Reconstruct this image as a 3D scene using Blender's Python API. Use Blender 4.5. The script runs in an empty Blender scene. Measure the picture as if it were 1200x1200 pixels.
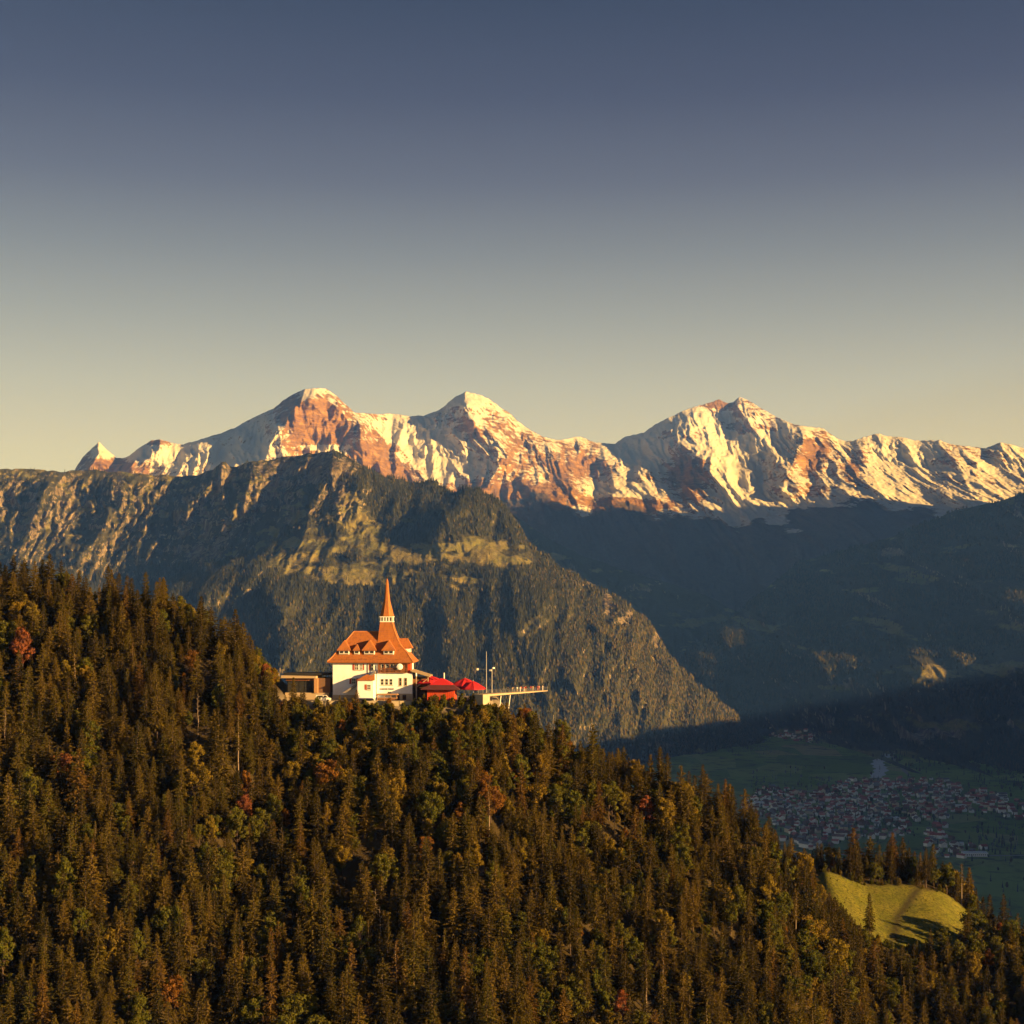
import bpy, bmesh, math, random
import numpy as np
from mathutils import Vector, Matrix
R = math.radians
random.seed(7)
rng = np.random.default_rng(11)
scene = bpy.context.scene
COL = scene.collection

# ------------------------------------------------------------------ camera, sky, sun, exposure
F = 1750.0          # focal length in pixels of a 1200 pixel frame
HY = 716.0          # row of the true horizon
cam = bpy.data.cameras.new('camera')
cam.sensor_width = 36.0
cam.lens = 36.0 * F / 1200.0
cam.shift_y = (HY - 600.0) / 1200.0
cam.clip_start = 1.0
cam.clip_end = 90000.0
cam_o = bpy.data.objects.new('camera', cam)
cam_o.rotation_euler = (R(90), 0, 0)
COL.objects.link(cam_o)
scene.camera = cam_o

SUN_EL = R(11.5)
SUN_BACK = R(62)                       # angle of the sun to the right of straight behind the camera
TO_SUN = Vector((math.sin(SUN_BACK) * math.cos(SUN_EL), -math.cos(SUN_BACK) * math.cos(SUN_EL), math.sin(SUN_EL)))
sun = bpy.data.lights.new('sun', 'SUN')
sun.energy = 5.0
sun.angle = R(0.5)
sun.color = (1.0, 0.60, 0.24)
sun_o = bpy.data.objects.new('sun', sun)
sun_o.rotation_euler = TO_SUN.to_track_quat('Z', 'Y').to_euler()
COL.objects.link(sun_o)

world = bpy.data.worlds.new('World')
scene.world = world
world.use_nodes = True
wn, wl = world.node_tree.nodes, world.node_tree.links
wn.clear()
wo = wn.new('ShaderNodeOutputWorld')
wb = wn.new('ShaderNodeBackground')
wb.inputs['Strength'].default_value = 0.1
sky = wn.new('ShaderNodeTexSky')
sky.sky_type = 'NISHITA'
sky.sun_disc = False
sky.sun_elevation = SUN_EL
sky.sun_rotation = math.atan2(TO_SUN.x, TO_SUN.y)
sky.altitude = 1300
sky.air_density = 1.0
sky.dust_density = 1.5
wtc = wn.new('ShaderNodeTexCoord')
wsep = wn.new('ShaderNodeSeparateXYZ')
wl.new(wtc.outputs['Generated'], wsep.inputs[0])
was = wn.new('ShaderNodeMath'); was.operation = 'ARCSINE'
wl.new(wsep.outputs['Z'], was.inputs[0])
wmr = wn.new('ShaderNodeMapRange')
wmr.inputs['From Min'].default_value = 0.0
wmr.inputs['From Max'].default_value = R(90)
wl.new(was.outputs[0], wmr.inputs['Value'])
wr = wn.new('ShaderNodeValToRGB')
stops = [(0.0, (.74, .60, .45)), (6.5/90, (.50, .415, .35)), (8.5/90, (.40, .355, .325)), (11.0/90, (.27, .252, .255)), (13.5/90, (.165, .157, .182)),
         (16.0/90, (.086, .077, .118)), (19.0/90, (.038, .031, .068)), (23.0/90, (.009, .007, .030)), (35.0/90, (.009, .008, .030)), (1.0, (.009, .008, .030))]
el = wr.color_ramp.elements
while len(el) < len(stops):
    el.new(0.5)
for e, (p, c) in zip(el, stops):
    e.position = p
    e.color = (*c, 1)
wl.new(wmr.outputs[0], wr.inputs[0])
wsc = wn.new('ShaderNodeVectorMath'); wsc.operation = 'SCALE'
wsc.inputs['Scale'].default_value = 4.3
wl.new(wr.outputs[0], wsc.inputs[0])
wmx = wn.new('ShaderNodeMix'); wmx.data_type = 'RGBA'
wmx.inputs['Factor'].default_value = 0.93
wl.new(sky.outputs[0], wmx.inputs['A'])
wl.new(wsc.outputs[0], wmx.inputs['B'])
wl.new(wmx.outputs['Result'], wb.inputs['Color'])
wl.new(wb.outputs[0], wo.inputs[0])

vs = scene.view_settings
vs.view_transform = 'Standard'
vs.look = 'None'
vs.exposure = 1.5
vs.gamma = 1.0
vs.use_curve_mapping = False
cy = scene.cycles
cy.max_bounces = 4
cy.diffuse_bounces = 2
cy.glossy_bounces = 2
cy.transmission_bounces = 2
cy.volume_bounces = 0
cy.transparent_max_bounces = 8
cy.use_denoising = True
cy.denoiser = 'OPENIMAGEDENOISE'
cy.denoising_input_passes = 'RGB_ALBEDO_NORMAL'
cy.denoising_prefilter = 'ACCURATE'
cy.caustics_reflective = False
cy.caustics_refractive = False

# ------------------------------------------------------------------ helpers
def PX(px, py, Y):
    return np.array([(px - 600.0) / F * Y, Y, (HY - py) / F * Y])

def tag(o, label=None, cat=None, group=None, kind=None):
    if label: o['label'] = label
    if cat: o['category'] = cat
    if group: o['group'] = group
    if kind: o['kind'] = kind
    return o

def link(name, mesh, parent=None, loc=None, rotz=0.0):
    o = bpy.data.objects.new(name, mesh)
    COL.objects.link(o)
    if parent is not None: o.parent = parent
    if loc is not None: o.location = loc
    if rotz: o.rotation_euler = (0, 0, rotz)
    return o

def empty(name, loc=(0, 0, 0), rotz=0.0):
    o = bpy.data.objects.new(name, None)
    o.empty_display_size = 0.5
    COL.objects.link(o)
    o.location = loc
    o.rotation_euler = (0, 0, rotz)
    return o

def fast_mesh(name, V, Fc, mats=(), smooth=False, midx=None):
    """V (n,3), Fc (m,k) constant k"""
    V = np.asarray(V, np.float32); Fc = np.asarray(Fc, np.int32)
    me = bpy.data.meshes.new(name)
    m, k = Fc.shape
    me.vertices.add(len(V)); me.vertices.foreach_set('co', V.ravel())
    me.loops.add(m * k); me.loops.foreach_set('vertex_index', Fc.ravel())
    me.polygons.add(m); me.polygons.foreach_set('loop_start', np.arange(0, m * k, k, dtype=np.int32))
    if smooth: me.polygons.foreach_set('use_smooth', np.ones(m, bool))
    for mt in mats: me.materials.append(mt)
    if midx is not None: me.polygons.foreach_set('material_index', np.asarray(midx, np.int32))
    me.update(calc_edges=True)
    me.validate()
    return me

def grid_mesh(name, P, mats, attrs=None, smooth=True):
    r, c = P.shape[:2]
    i = np.arange(r * c).reshape(r, c)
    Fc = np.stack([i[:-1, :-1], i[1:, :-1], i[1:, 1:], i[:-1, 1:]], -1).reshape(-1, 4)
    me = fast_mesh(name, P.reshape(-1, 3), Fc, mats, smooth)
    for k, v in (attrs or {}).items():
        a = me.attributes.new(k, 'FLOAT', 'POINT')
        a.data.foreach_set('value', np.asarray(v, np.float32).ravel())
    return me

class MB:
    """collects simple solids into one mesh"""
    def __init__(s): s.v = []; s.f = []; s.m = []
    def add(s, vs_, fs, mi=0):
        b = len(s.v); s.v += [tuple(map(float, q)) for q in vs_]
        for f in fs: s.f.append(tuple(b + i for i in f)); s.m.append(mi)
        return s
    def box(s, x0, x1, y0, y1, z0, z1, mi=0):
        return s.add([(x0,y0,z0),(x1,y0,z0),(x1,y1,z0),(x0,y1,z0),(x0,y0,z1),(x1,y0,z1),(x1,y1,z1),(x0,y1,z1)],
                     [(3,2,1,0),(4,5,6,7),(0,1,5,4),(1,2,6,5),(2,3,7,6),(3,0,4,7)], mi)
    def prism(s, poly, d0, d1, axis='y', mi=0):
        """poly in the two other axes, extruded from d0 to d1"""
        n = len(poly)
        def p(a, b, d): return (a, d, b) if axis == 'y' else ((d, a, b) if axis == 'x' else (a, b, d))
        vs_ = [p(a, b, d0) for a, b in poly] + [p(a, b, d1) for a, b in poly]
        fs = [tuple(range(n)), tuple(reversed(range(n, 2 * n)))] + [((i + 1) % n, i, n + i, n + (i + 1) % n) for i in range(n)]
        return s.add(vs_, fs, mi)
    def tube(s, p0, p1, r0, r1=None, n=8, mi=0, cap=True):
        r1 = r0 if r1 is None else r1
        p0, p1 = Vector(p0), Vector(p1); d = (p1 - p0).normalized()
        a = d.orthogonal().normalized(); b = d.cross(a)
        vs_ = [p + (a * math.cos(t) + b * math.sin(t)) * r for p, r in ((p0, r0), (p1, r1)) for t in [2 * math.pi * i / n for i in range(n)]]
        fs = [(i, (i + 1) % n, n + (i + 1) % n, n + i) for i in range(n)]
        if cap: fs += [tuple(reversed(range(n))), tuple(range(n, 2 * n))]
        return s.add(vs_, fs, mi)
    def rings(s, prof, n, cx=0, cy=0, rot=0.0, sy=1.0, mi=0, cap=True):
        """prof: list of (radius, z); n sided rings"""
        b = len(s.v)
        vs_ = [(cx + r * math.cos(rot + 2*math.pi*i/n), cy + sy * r * math.sin(rot + 2*math.pi*i/n), z) for r, z in prof for i in range(n)]
        fs = [(k*n+i, k*n+(i+1)%n, (k+1)*n+(i+1)%n, (k+1)*n+i) for k in range(len(prof)-1) for i in range(n)]
        if cap: fs += [tuple(reversed(range(n))), tuple(range((len(prof)-1)*n, len(prof)*n))]
        return s.add(vs_, fs, mi)
    def mesh(s, name, mats, smooth=False):
        me = bpy.data.meshes.new(name)
        me.from_pydata(s.v, [], s.f)
        for m in (mats if isinstance(mats, (list, tuple)) else [mats]): me.materials.append(m)
        me.polygons.foreach_set('material_index', np.array(s.m, np.int32))
        bm = bmesh.new(); bm.from_mesh(me); bmesh.ops.recalc_face_normals(bm, faces=bm.faces); bm.to_mesh(me); bm.free()
        if smooth: me.polygons.foreach_set('use_smooth', np.ones(len(me.polygons), bool))
        me.update()
        return me
    def build(s, name, mats, parent=None, loc=None, rotz=0.0, smooth=False):
        return link(name, s.mesh(name, mats, smooth), parent, loc, rotz)

# ---- noise
_p = np.random.default_rng(5).permutation(512).astype(np.int64)
_p = np.concatenate([_p, _p, _p])
_ga = np.random.default_rng(6).random(512) * 2 * np.pi
_gx, _gy = np.cos(_ga), np.sin(_ga)
def pn(x, y, seed=0):
    x = np.asarray(x, float) + seed * 37.17; y = np.asarray(y, float) + seed * 91.73
    xi = np.floor(x).astype(np.int64); yi = np.floor(y).astype(np.int64)
    xf, yf = x - xi, y - yi
    u = xf*xf*xf*(xf*(xf*6-15)+10); v = yf*yf*yf*(yf*(yf*6-15)+10)
    def g(i, j, dx, dy):
        h = _p[_p[i & 511] + (j & 511)] & 511
        return _gx[h]*dx + _gy[h]*dy
    n00 = g(xi, yi, xf, yf); n10 = g(xi+1, yi, xf-1, yf); n01 = g(xi, yi+1, xf, yf-1); n11 = g(xi+1, yi+1, xf-1, yf-1)
    return ((n00*(1-u)+n10*u)*(1-v) + (n01*(1-u)+n11*u)*v) * 1.5
def fbm(x, y, o=5, seed=0, gain=.5):
    t = 0; a = 1; s = 0
    for k in range(o):
        t = t + a * pn(x * 2**k, y * 2**k, seed + k * 3); s += a; a *= gain
    return t / s
def ridged(x, y, o=6, seed=0, gain=.55):
    t = 0; a = 1; s = 0; w = 1
    for k in range(o):
        n = 1 - np.abs(pn(x * 2.03**k, y * 2.03**k, seed + k * 5)) * 1.5
        n = np.clip(n, 0, 1)**2 * w
        t = t + a * n; s += a; a *= gain; w = np.clip(n * 1.6, 0.15, 1)
    return t / s
def sstep(a, b, x):
    t = np.clip((x - a) / (b - a), 0, 1); return t * t * (3 - 2 * t)
def blob(px, py, lst):
    t = np.zeros_like(px)
    for (a, b, rx, ry, s) in lst:
        t += s * np.exp(-(((px - a) / rx)**2 + ((py - b) / ry)**2))
    return t
def seg_dist(px, py, line):
    best = np.full(px.shape, 1e9)
    for (x0, y0), (x1, y1) in zip(line[:-1], line[1:]):
        dx, dy = x1 - x0, y1 - y0
        t = np.clip(((px - x0) * dx + (py - y0) * dy) / (dx*dx + dy*dy), 0, 1)
        best = np.minimum(best, np.hypot(px - x0 - t*dx, py - y0 - t*dy))
    return best

# ---- node helpers
def newmat(name):
    m = bpy.data.materials.new(name); m.use_nodes = True
    nt = m.node_tree; nt.nodes.clear()
    out = nt.nodes.new('ShaderNodeOutputMaterial')
    return m, nt, out
class NT:
    def __init__(s, nt): s.nt = nt
    def n(s, t, **kw):
        q = s.nt.nodes.new(t)
        for k, v in kw.items():
            if hasattr(q, k): setattr(q, k, v)
            else: q.inputs[k].default_value = v
        return q
    def l(s, a, b): s.nt.links.new(a, b)
    def noise(s, scale, detail=4, vec=None, rough=.55, dist=0.0):
        q = s.n('ShaderNodeTexNoise'); q.inputs['Scale'].default_value = scale; q.inputs['Detail'].default_value = detail
        q.inputs['Roughness'].default_value = rough; q.inputs['Distortion'].default_value = dist
        if vec is not None: s.l(vec, q.inputs['Vector'])
        return q.outputs['Fac']
    def math(s, op, a, b=None, c=None):
        q = s.n('ShaderNodeMath'); q.operation = op
        for i, v in enumerate((a, b, c)):
            if v is None: continue
            if isinstance(v, (int, float)): q.inputs[i].default_value = v
            else: s.l(v, q.inputs[i])
        return q.outputs[0]
    def mr(s, v, a, b, c=0.0, d=1.0):
        q = s.n('ShaderNodeMapRange'); q.interpolation_type = 'SMOOTHSTEP'
        for k, x in (('From Min', a), ('From Max', b), ('To Min', c), ('To Max', d)): q.inputs[k].default_value = x
        s.l(v, q.inputs['Value']); return q.outputs[0]
    def mix(s, f, a, b):
        q = s.n('ShaderNodeMix'); q.data_type = 'RGBA'
        if isinstance(f, (int, float)): q.inputs['Factor'].default_value = f
        else: s.l(f, q.inputs['Factor'])
        for k, v in (('A', a), ('B', b)):
            if isinstance(v, tuple): q.inputs[k].default_value = (*v[:3], 1)
            else: s.l(v, q.inputs[k])
        return q.outputs['Result']
    def ramp(s, f, st):
        q = s.n('ShaderNodeValToRGB'); e = q.color_ramp.elements
        while len(e) < len(st): e.new(.5)
        for x, (p, c) in zip(e, st): x.position = p; x.color = (*c, 1)
        s.l(f, q.inputs[0]); return q.outputs[0]
    def attr(s, name):
        q = s.n('ShaderNodeAttribute'); q.attribute_name = name; return q.outputs['Fac']
    def pos(s): return s.n('ShaderNodeNewGeometry').outputs['Position']
    def obj(s): return s.n('ShaderNodeTexCoord').outputs['Object']
    def mapping(s, vec, scale):
        q = s.n('ShaderNodeMapping'); q.inputs['Scale'].default_value = scale; s.l(vec, q.inputs['Vector']); return q.outputs[0]
    def bump(s, h, dist, strength=1.0):
        q = s.n('ShaderNodeBump'); q.inputs['Distance'].default_value = dist; q.inputs['Strength'].default_value = strength
        s.l(h, q.inputs['Height']); return q.outputs[0]
    def bsdf(s, col, rough=.85, normal=None, spec=.2, metal=0.0, out=None):
        q = s.n('ShaderNodeBsdfPrincipled')
        if isinstance(col, tuple): q.inputs['Base Color'].default_value = (*col[:3], 1)
        else: s.l(col, q.inputs['Base Color'])
        q.inputs['Roughness'].default_value = rough; q.inputs['Specular IOR Level'].default_value = spec
        q.inputs['Metallic'].default_value = metal
        if normal is not None: s.l(normal, q.inputs['Normal'])
        if out is not None: s.l(q.outputs[0], out.inputs['Surface'])
        return q.outputs[0]

def plain(name, col, rough=.7, var=.18, scale=1.5, spec=.25, metal=0.0, bump=0.0):
    m, nt, out = newmat(name); k = NT(nt)
    f = k.noise(scale, 5, k.obj())
    c = k.mix(f, tuple(max(0, x*(1-var)) for x in col), tuple(min(1, x*(1+var)) for x in col))
    nrm = k.bump(k.noise(scale*6, 4, k.obj()), bump) if bump else None
    k.bsdf(c, rough, nrm, spec, metal, out)
    return m

def foliage(name, ca, cb, cc, transl=.22):
    m, nt, out = newmat(name); k = NT(nt)
    rnd = k.n('ShaderNodeObjectInfo').outputs['Random']
    f = k.noise(.55, 3, k.obj())
    c1 = k.mix(rnd, ca, cb)
    c2 = k.mix(k.mr(f, .38, .66), c1, cc)
    br = k.math('MULTIPLY_ADD', k.noise(2.2, 2, k.obj()), .7, .65)
    hs = k.n('ShaderNodeVectorMath'); hs.operation = 'SCALE'; k.l(c2, hs.inputs[0]); k.l(br, hs.inputs['Scale'])
    a = k.n('ShaderNodeBsdfDiffuse'); k.l(hs.outputs[0], a.inputs['Color'])
    t = k.n('ShaderNodeBsdfTranslucent'); k.l(hs.outputs[0], t.inputs['Color'])
    x = k.n('ShaderNodeMixShader'); x.inputs[0].default_value = transl
    k.l(a.outputs[0], x.inputs[1]); k.l(t.outputs[0], x.inputs[2]); k.l(x.outputs[0], out.inputs['Surface'])
    return m

# ------------------------------------------------------------------ terrain materials
def mat_far():
    m, nt, out = newmat('alpine_rock_and_snow'); k = NT(nt)
    p = k.pos()
    n1 = k.noise(.004, 8, p, .62); n2 = k.noise(.02, 6, p, .6)
    st = k.noise(.012, 5, k.mapping(p, (.35, .35, 2.2)), .6, .6)
    rock = k.ramp(st, [(.25, (.09, .05, .02)), (.5, (.25, .14, .045)), (.75, (.40, .26, .11))])
    rock = k.mix(k.mr(n1, .45, .7), rock, (.16, .10, .055))
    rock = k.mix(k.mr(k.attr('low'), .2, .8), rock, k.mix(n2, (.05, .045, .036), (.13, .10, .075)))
    n3 = k.noise(.011, 8, k.mapping(p, (1, 1, .8)), .68, .4)
    s = k.math('ADD', k.attr('snow'), k.math('MULTIPLY', k.math('SUBTRACT', n3, .5), 1.75))
    s = k.math('ADD', s, k.math('MULTIPLY', k.math('SUBTRACT', st, .5), 1.0))
    sf = k.mr(s, .42, .60)
    snow = k.mix(n1, (.47, .46, .45), (.58, .565, .545))
    c = k.mix(sf, rock, snow)
    nrm = k.bump(k.math('ADD', k.noise(.03, 6, p, .65), k.math('MULTIPLY', st, .6)), 26.0, 1.0)
    bn_ = nt.nodes[-1]; k.l(k.math('SUBTRACT', 1.0, k.math('MULTIPLY', sf, .65)), bn_.inputs['Strength'])
    k.bsdf(c, .9, nrm, .05, 0, out)
    return m
def mat_mid():
    m, nt, out = newmat('wooded_mountain_ground'); k = NT(nt)
    p = k.pos()
    n1 = k.noise(.006, 7, p, .6); n2 = k.noise(.03, 5, p, .6)
    str_ = k.noise(.028, 8, k.mapping(p, (1.2, 1.2, .45)), .7, .6)
    ground = k.mix(n2, (.034, .040, .02), (.08, .075, .036))
    rock = k.ramp(str_, [(.32, (.055, .046, .034)), (.47, (.13, .105, .075)), (.56, (.21, .175, .135)), (.7, (.38, .33, .27))])
    mead = k.mix(k.mr(n1, .35, .65), (.125, .13, .042), (.22, .19, .07))
    mead = k.mix(k.mr(n2, .55, .7), mead, (.08, .085, .035))
    rf = k.mr(k.math('ADD', k.attr('rock'), k.math('MULTIPLY', k.math('SUBTRACT', str_, .5), 2.0)), .47, .56)
    mf = k.mr(k.math('ADD', k.attr('meadow'), k.math('MULTIPLY', k.math('SUBTRACT', n2, .5), .6)), .4, .6)
    c = k.mix(rf, k.mix(mf, ground, mead), rock)
    nrm = k.bump(k.math('ADD', n2, k.math('MULTIPLY', str_, 1.2)), 16.0, .9)
    k.bsdf(c, .92, nrm, .05, 0, out)
    return m
M_FAR, M_MID = mat_far(), mat_mid()

# ------------------------------------------------------------------ lofted mountain sides: curves of (px, py, depth)
def loft(curves, cols, rows, warp=None):
    cur = []
    for c in curves:
        a = np.array(c, float)
        py = np.interp(cols, a[:, 0], a[:, 1]); Y = np.interp(cols, a[:, 0], a[:, 2])
        cur.append(np.stack([cols + 0*py, py, Y], -1))
    cur = np.array(cur)                      # (k, C, 3)
    k = len(cur); out = []
    for i in range(k - 1):
        p0 = cur[max(i-1, 0)]; p1 = cur[i]; p2 = cur[i+1]; p3 = cur[min(i+2, k-1)]
        for t in np.linspace(0, 1, rows[i], endpoint=(i == k-2)):
            q = .5*((2*p1)+(-p0+p2)*t+(2*p0-5*p1+4*p2-p3)*t*t+(-p0+3*p1-3*p2+p3)*t**3)
            lin = p1*(1-t)+p2*t
            out.append(.5*q+.5*lin)
    g = np.array(out)                        # (R, C, 3) px,py,Y
    return g[..., 0], g[..., 1], g[..., 2]
def to_world(px, py, Y):
    return np.stack([(px-600)/F*Y, Y, (HY-py)/F*Y], -1)
def normals(P):
    du = np.gradient(P, axis=1); dv = np.gradient(P, axis=0)
    n = np.cross(dv, du); n /= np.linalg.norm(n, axis=-1, keepdims=True) + 1e-9
    n[n[..., 2] < 0] *= -1
    return n

# ---- far snow range
sky_pts = [(-160,560),(0,562),(60,556),(87,551),(97,536),(107,526),(116,518),(126,527),(137,537),(148,536),(165,524),(178,516),(187,514),(200,519),(215,521),(245,512),(275,502),(288,494),(302,487),(320,479),(332,469),(342,463),(355,457),(368,455),(382,456),(395,464),(406,475),(415,483),(425,484),(442,486),(460,485),(480,488),(497,487),(510,482),(520,477),(532,466),(545,459),(556,461),(566,464),(575,469),(586,477),(595,482),(605,492),(615,500),(625,506),(635,511),(652,516),(667,514),(680,511),(690,516),(700,519),(720,520),(732,512),(743,509),(755,507),(768,497),(782,490),(795,484),(810,478),(828,473),(842,468),(852,472),(859,471),(867,465),(878,470),(890,477),(910,489),(925,495),(940,499),(952,500),(965,502),(972,508),(980,513),(990,517),(1000,517),(1012,512),(1030,508),(1040,511),(1050,512),(1075,516),(1100,516),(1115,521),(1130,523),(1155,525),(1165,521),(1172,518),(1185,521),(1200,525),(1300,528),(1450,560)]
skyY = [(-160,16300),(60,16300),(215,16100),(255,16000),(285,16350),(312,16400),(368,16200),(420,16500),(455,17500),(545,17600),(640,17700),(700,18600),(780,18300),(865,18600),(940,18000),(1030,18000),(1200,17500),(1450,17000)]
sy = np.array(skyY, float)
c1 = [(a, b, float(np.interp(a, sy[:, 0], sy[:, 1]))) for a, b in sky_pts]
def off(c, pyv, dY):
    return [(a, max(b + 4, float(np.interp(a, [q[0] for q in pyv], [q[1] for q in pyv]))), Y - float(np.interp(a, [q[0] for q in dY], [q[1] for q in dY]))) for a, b, Y in c]
c2 = off(c1, [(-160,575),(100,560),(220,545),(300,525),(368,500),(440,520),(545,505),(650,545),(760,535),(865,510),(950,535),(1050,545),(1200,555),(1450,575)], [(-160,500),(368,450),(545,800),(865,700),(1450,700)])
c3 = off(c1, [(-160,600),(300,575),(368,560),(470,575),(600,590),(700,590),(830,590),(900,600),(1000,580),(1100,590),(1450,605)], [(-160,1500),(368,1100),(545,1900),(700,2400),(865,2500),(1450,2300)])
c4 = off(c1, [(-160,660),(600,635),(750,650),(900,640),(1000,630),(1450,650)], [(-160,4000),(368,4300),(700,5000),(1450,5000)])
c5 = off(c1, [(-160,760),(600,735),(850,745),(900,740),(1450,740)], [(-160,7500),(600,7000),(1450,7000)])
cols = np.concatenate([np.linspace(-160, 50, 60), np.linspace(52, 1205, 1150), np.linspace(1210, 1450, 60)])
px, py, Y = loft([c1, c2, c3, c4, c5], cols, [70, 110, 70, 40])
skyrow = np.interp(px, [a for a, b in sky_pts], [b for a, b in sky_pts])
X0 = (px-600)/F*Y; Z0 = (HY-py)/F*Y
ridges = [  # polyline, width, push toward camera
 ([(356,457),(342,485),(326,512),(305,548),(290,570)], 48, 800),
 ([(400,466),(417,490),(433,525),(452,560),(462,580)], 32, 640),
 ([(425,486),(447,520),(478,552),(500,575)], 26, 160),
 ([(545,460),(557,490),(580,525),(610,560),(640,585)], 40, 300),
 ([(640,512),(655,545),(672,575)], 34, 420),
 ([(700,519),(712,545),(722,572),(716,590)], 30, 430),
 ([(785,489),(795,512),(800,525)], 22, 260),
 ([(800,520),(815,530),(838,560),(870,596),(890,615)], 46, 640),
 ([(935,498),(938,520),(925,552),(915,575)], 32, 520),
 ([(952,500),(975,540),(990,572)], 26, 230),
 ([(1005,515),(1015,545),(1030,572)], 30, 380),
 ([(1030,509),(1036,540),(1060,575)], 20, 150),
 ([(1110,520),(1125,555),(1145,590)], 34, 330),
 ([(860,470),(872,495),(880,515)], 20, 120),
 ([(116,519),(112,540),(100,555)], 16, 500),
 ([(187,515),(180,530),(160,548)], 18, 350),
 ([(760,555),(735,572),(705,590)], 20, 160)]
wx = px + 7*fbm(px/28, py/28, 3, 41); wy = py + 5*fbm(px/28, py/28, 3, 47)
push = np.zeros_like(px)
for ln, w, a in ridges:
    d = seg_dist(wx, wy, ln)
    push = np.maximum(push, a * np.clip(1 - d / w, 0, 1)**1.15)
depth = py - skyrow
rel = sstep(-1, 16, depth)
wxm = X0 + 160*fbm(X0/700, Z0/700, 3, 3)
nz_ = ridged(wxm/620, (Z0 + .25*X0)/1500, 7, 9)
nf = ridged(wxm/210 + .4*Z0/400, Z0/420, 6, 23)
flt = ridged(wxm/120, Z0/900, 4, 31)
push = push*(.35+.65*rel) + (330*(nz_-.3) + 120*(nf-.3) + 60*(flt-.3)) * (.2+.8*rel)
terr = 60*np.floor(Z0/170 + .6*fbm(X0/800, Z0/800, 3, 55))
zz = 26*fbm(X0/160, Z0/160, 4, 61)*(.5+.5*rel) + 10*fbm(X0/45, Y/45, 3, 67)
P = to_world(px, py, Y)
P *= (1 - push/Y)[..., None]
P[..., 2] += zz
N = normals(P)
sb = blob(px, py, [(366,458,15,4,.6),(345,470,8,8,-.2),(372,495,36,32,-.6),(440,530,24,30,-.6),(300,525,30,24,.35),(380,524,26,4,.8),(215,535,70,17,.6),(140,547,30,8,-.9),(120,526,10,9,.5),(186,517,18,7,-.6),
  (465,503,35,16,.7),(500,520,40,25,.4),(548,470,20,12,.5),(560,500,22,20,-.12),(610,528,24,26,-.3),(540,545,40,20,.3),(470,560,26,18,-.5),(590,578,70,11,-1.1),(655,560,16,26,-.5),(690,540,20,20,-.6),(740,574,45,9,.75),
  (745,528,40,14,.7),(808,560,24,22,-.75),(735,590,40,7,-1.1),(830,492,30,13,.35),(845,473,16,6,-.8),(870,500,32,6,-.35),(858,555,26,34,.75),(882,595,14,15,.6),(862,520,30,10,.6),(955,540,18,26,-.42),(1004,545,16,20,-.45),(905,520,22,22,.2),
  (1058,540,40,30,.6),(1120,530,30,20,-.2),(1170,545,30,16,.15),(950,587,45,5,.25),(915,612,16,4,.9),(970,592,50,4,.7),(930,622,14,4,.8),(1090,590,40,9,.35),(1150,580,30,12,.3),(985,507,16,8,.4)])
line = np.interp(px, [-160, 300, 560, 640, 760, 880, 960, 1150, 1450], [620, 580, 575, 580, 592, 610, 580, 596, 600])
low = sstep(0, 18, py - line + 30*fbm(px/55, py/30, 4, 71))  # darker, less snowy rock below; its edge also paints in the shade line
snow = .53 + sb + .55*(N[..., 2]-.55) - .5*np.clip(nf-.45, 0, 1) - .85*low + .35*fbm(X0/260, Z0/200, 4, 77)
back = P[:1].copy(); back[..., 1] += 2600; back[..., 2] -= 1500
b2 = P[:1].copy(); b2[..., 1] += 400; b2[..., 2] -= 130
P = np.concatenate([back, b2, P]); ext = lambda a: np.concatenate([a[:1], a[:1], a])
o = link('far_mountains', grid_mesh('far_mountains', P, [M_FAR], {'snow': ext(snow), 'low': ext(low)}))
tag(o, 'snow-covered alpine range glowing in low evening sun along the skyline', kind='structure')

# ---- wooded middle mountain with cliffs and alpine meadows
m1 = [(-160,542,9000),(0,550,9000),(30,549,9000),(60,552,9000),(100,551,9000),(150,554,8950),(200,557,8900),(232,556,8850),(250,550,8800),(260,542,8780),(270,546,8750),(300,541,8700),(340,535,8600),(370,532,8500),(395,529,8450),(410,536,8400),(425,548,8350),(450,557,8300),(480,565,8250),(510,566,8200),(530,576,8100),(560,573,7950),(580,583,7850),(600,603,7750),(615,628,7650),(632,648,7500),(655,664,7400),(690,682,7350),(715,697,7300),(735,708,7280),(752,722,7250),(768,738,7220),(780,762,7200),(795,781,7180),(825,808,7200),(850,828,7250),(870,845,7300),(900,868,7350),(940,880,7350)]
m2 = [(-160,685,8250),(0,678,8250),(150,690,8200),(220,668,8050),(300,645,7900),(345,625,7850),(400,600,7900),(430,598,7850),(470,612,7700),(520,615,7600),(560,612,7550),(600,640,7400),(640,682,7150),(700,722,7000),(760,775,6900),(800,818,6950),(850,850,7050),(900,872,7200),(940,884,7250)]
m3 = [(-160,745,7300),(0,745,7300),(200,712,7000),(300,688,6900),(450,695,6800),(600,688,6780),(640,712,6720),(700,752,6650),(760,802,6600),(800,838,6700),(850,862,6900),(900,876,7050),(940,888,7100)]
m4 = [(-160,960,4900),(0,960,4900),(300,946,5000),(600,930,5250),(700,915,5700),(760,900,6100),(800,892,6350),(850,884,6700),(900,884,6950),(940,892,7000)]
cols = np.linspace(-160, 940, 900)
px, py, Y = loft([m1, m2, m3, m4], cols, [130, 75, 120])
skyrow = np.interp(px, [q[0] for q in m1], [q[1] for q in m1])
X0 = (px-600)/F*Y; Z0 = (HY-py)/F*Y
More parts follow.
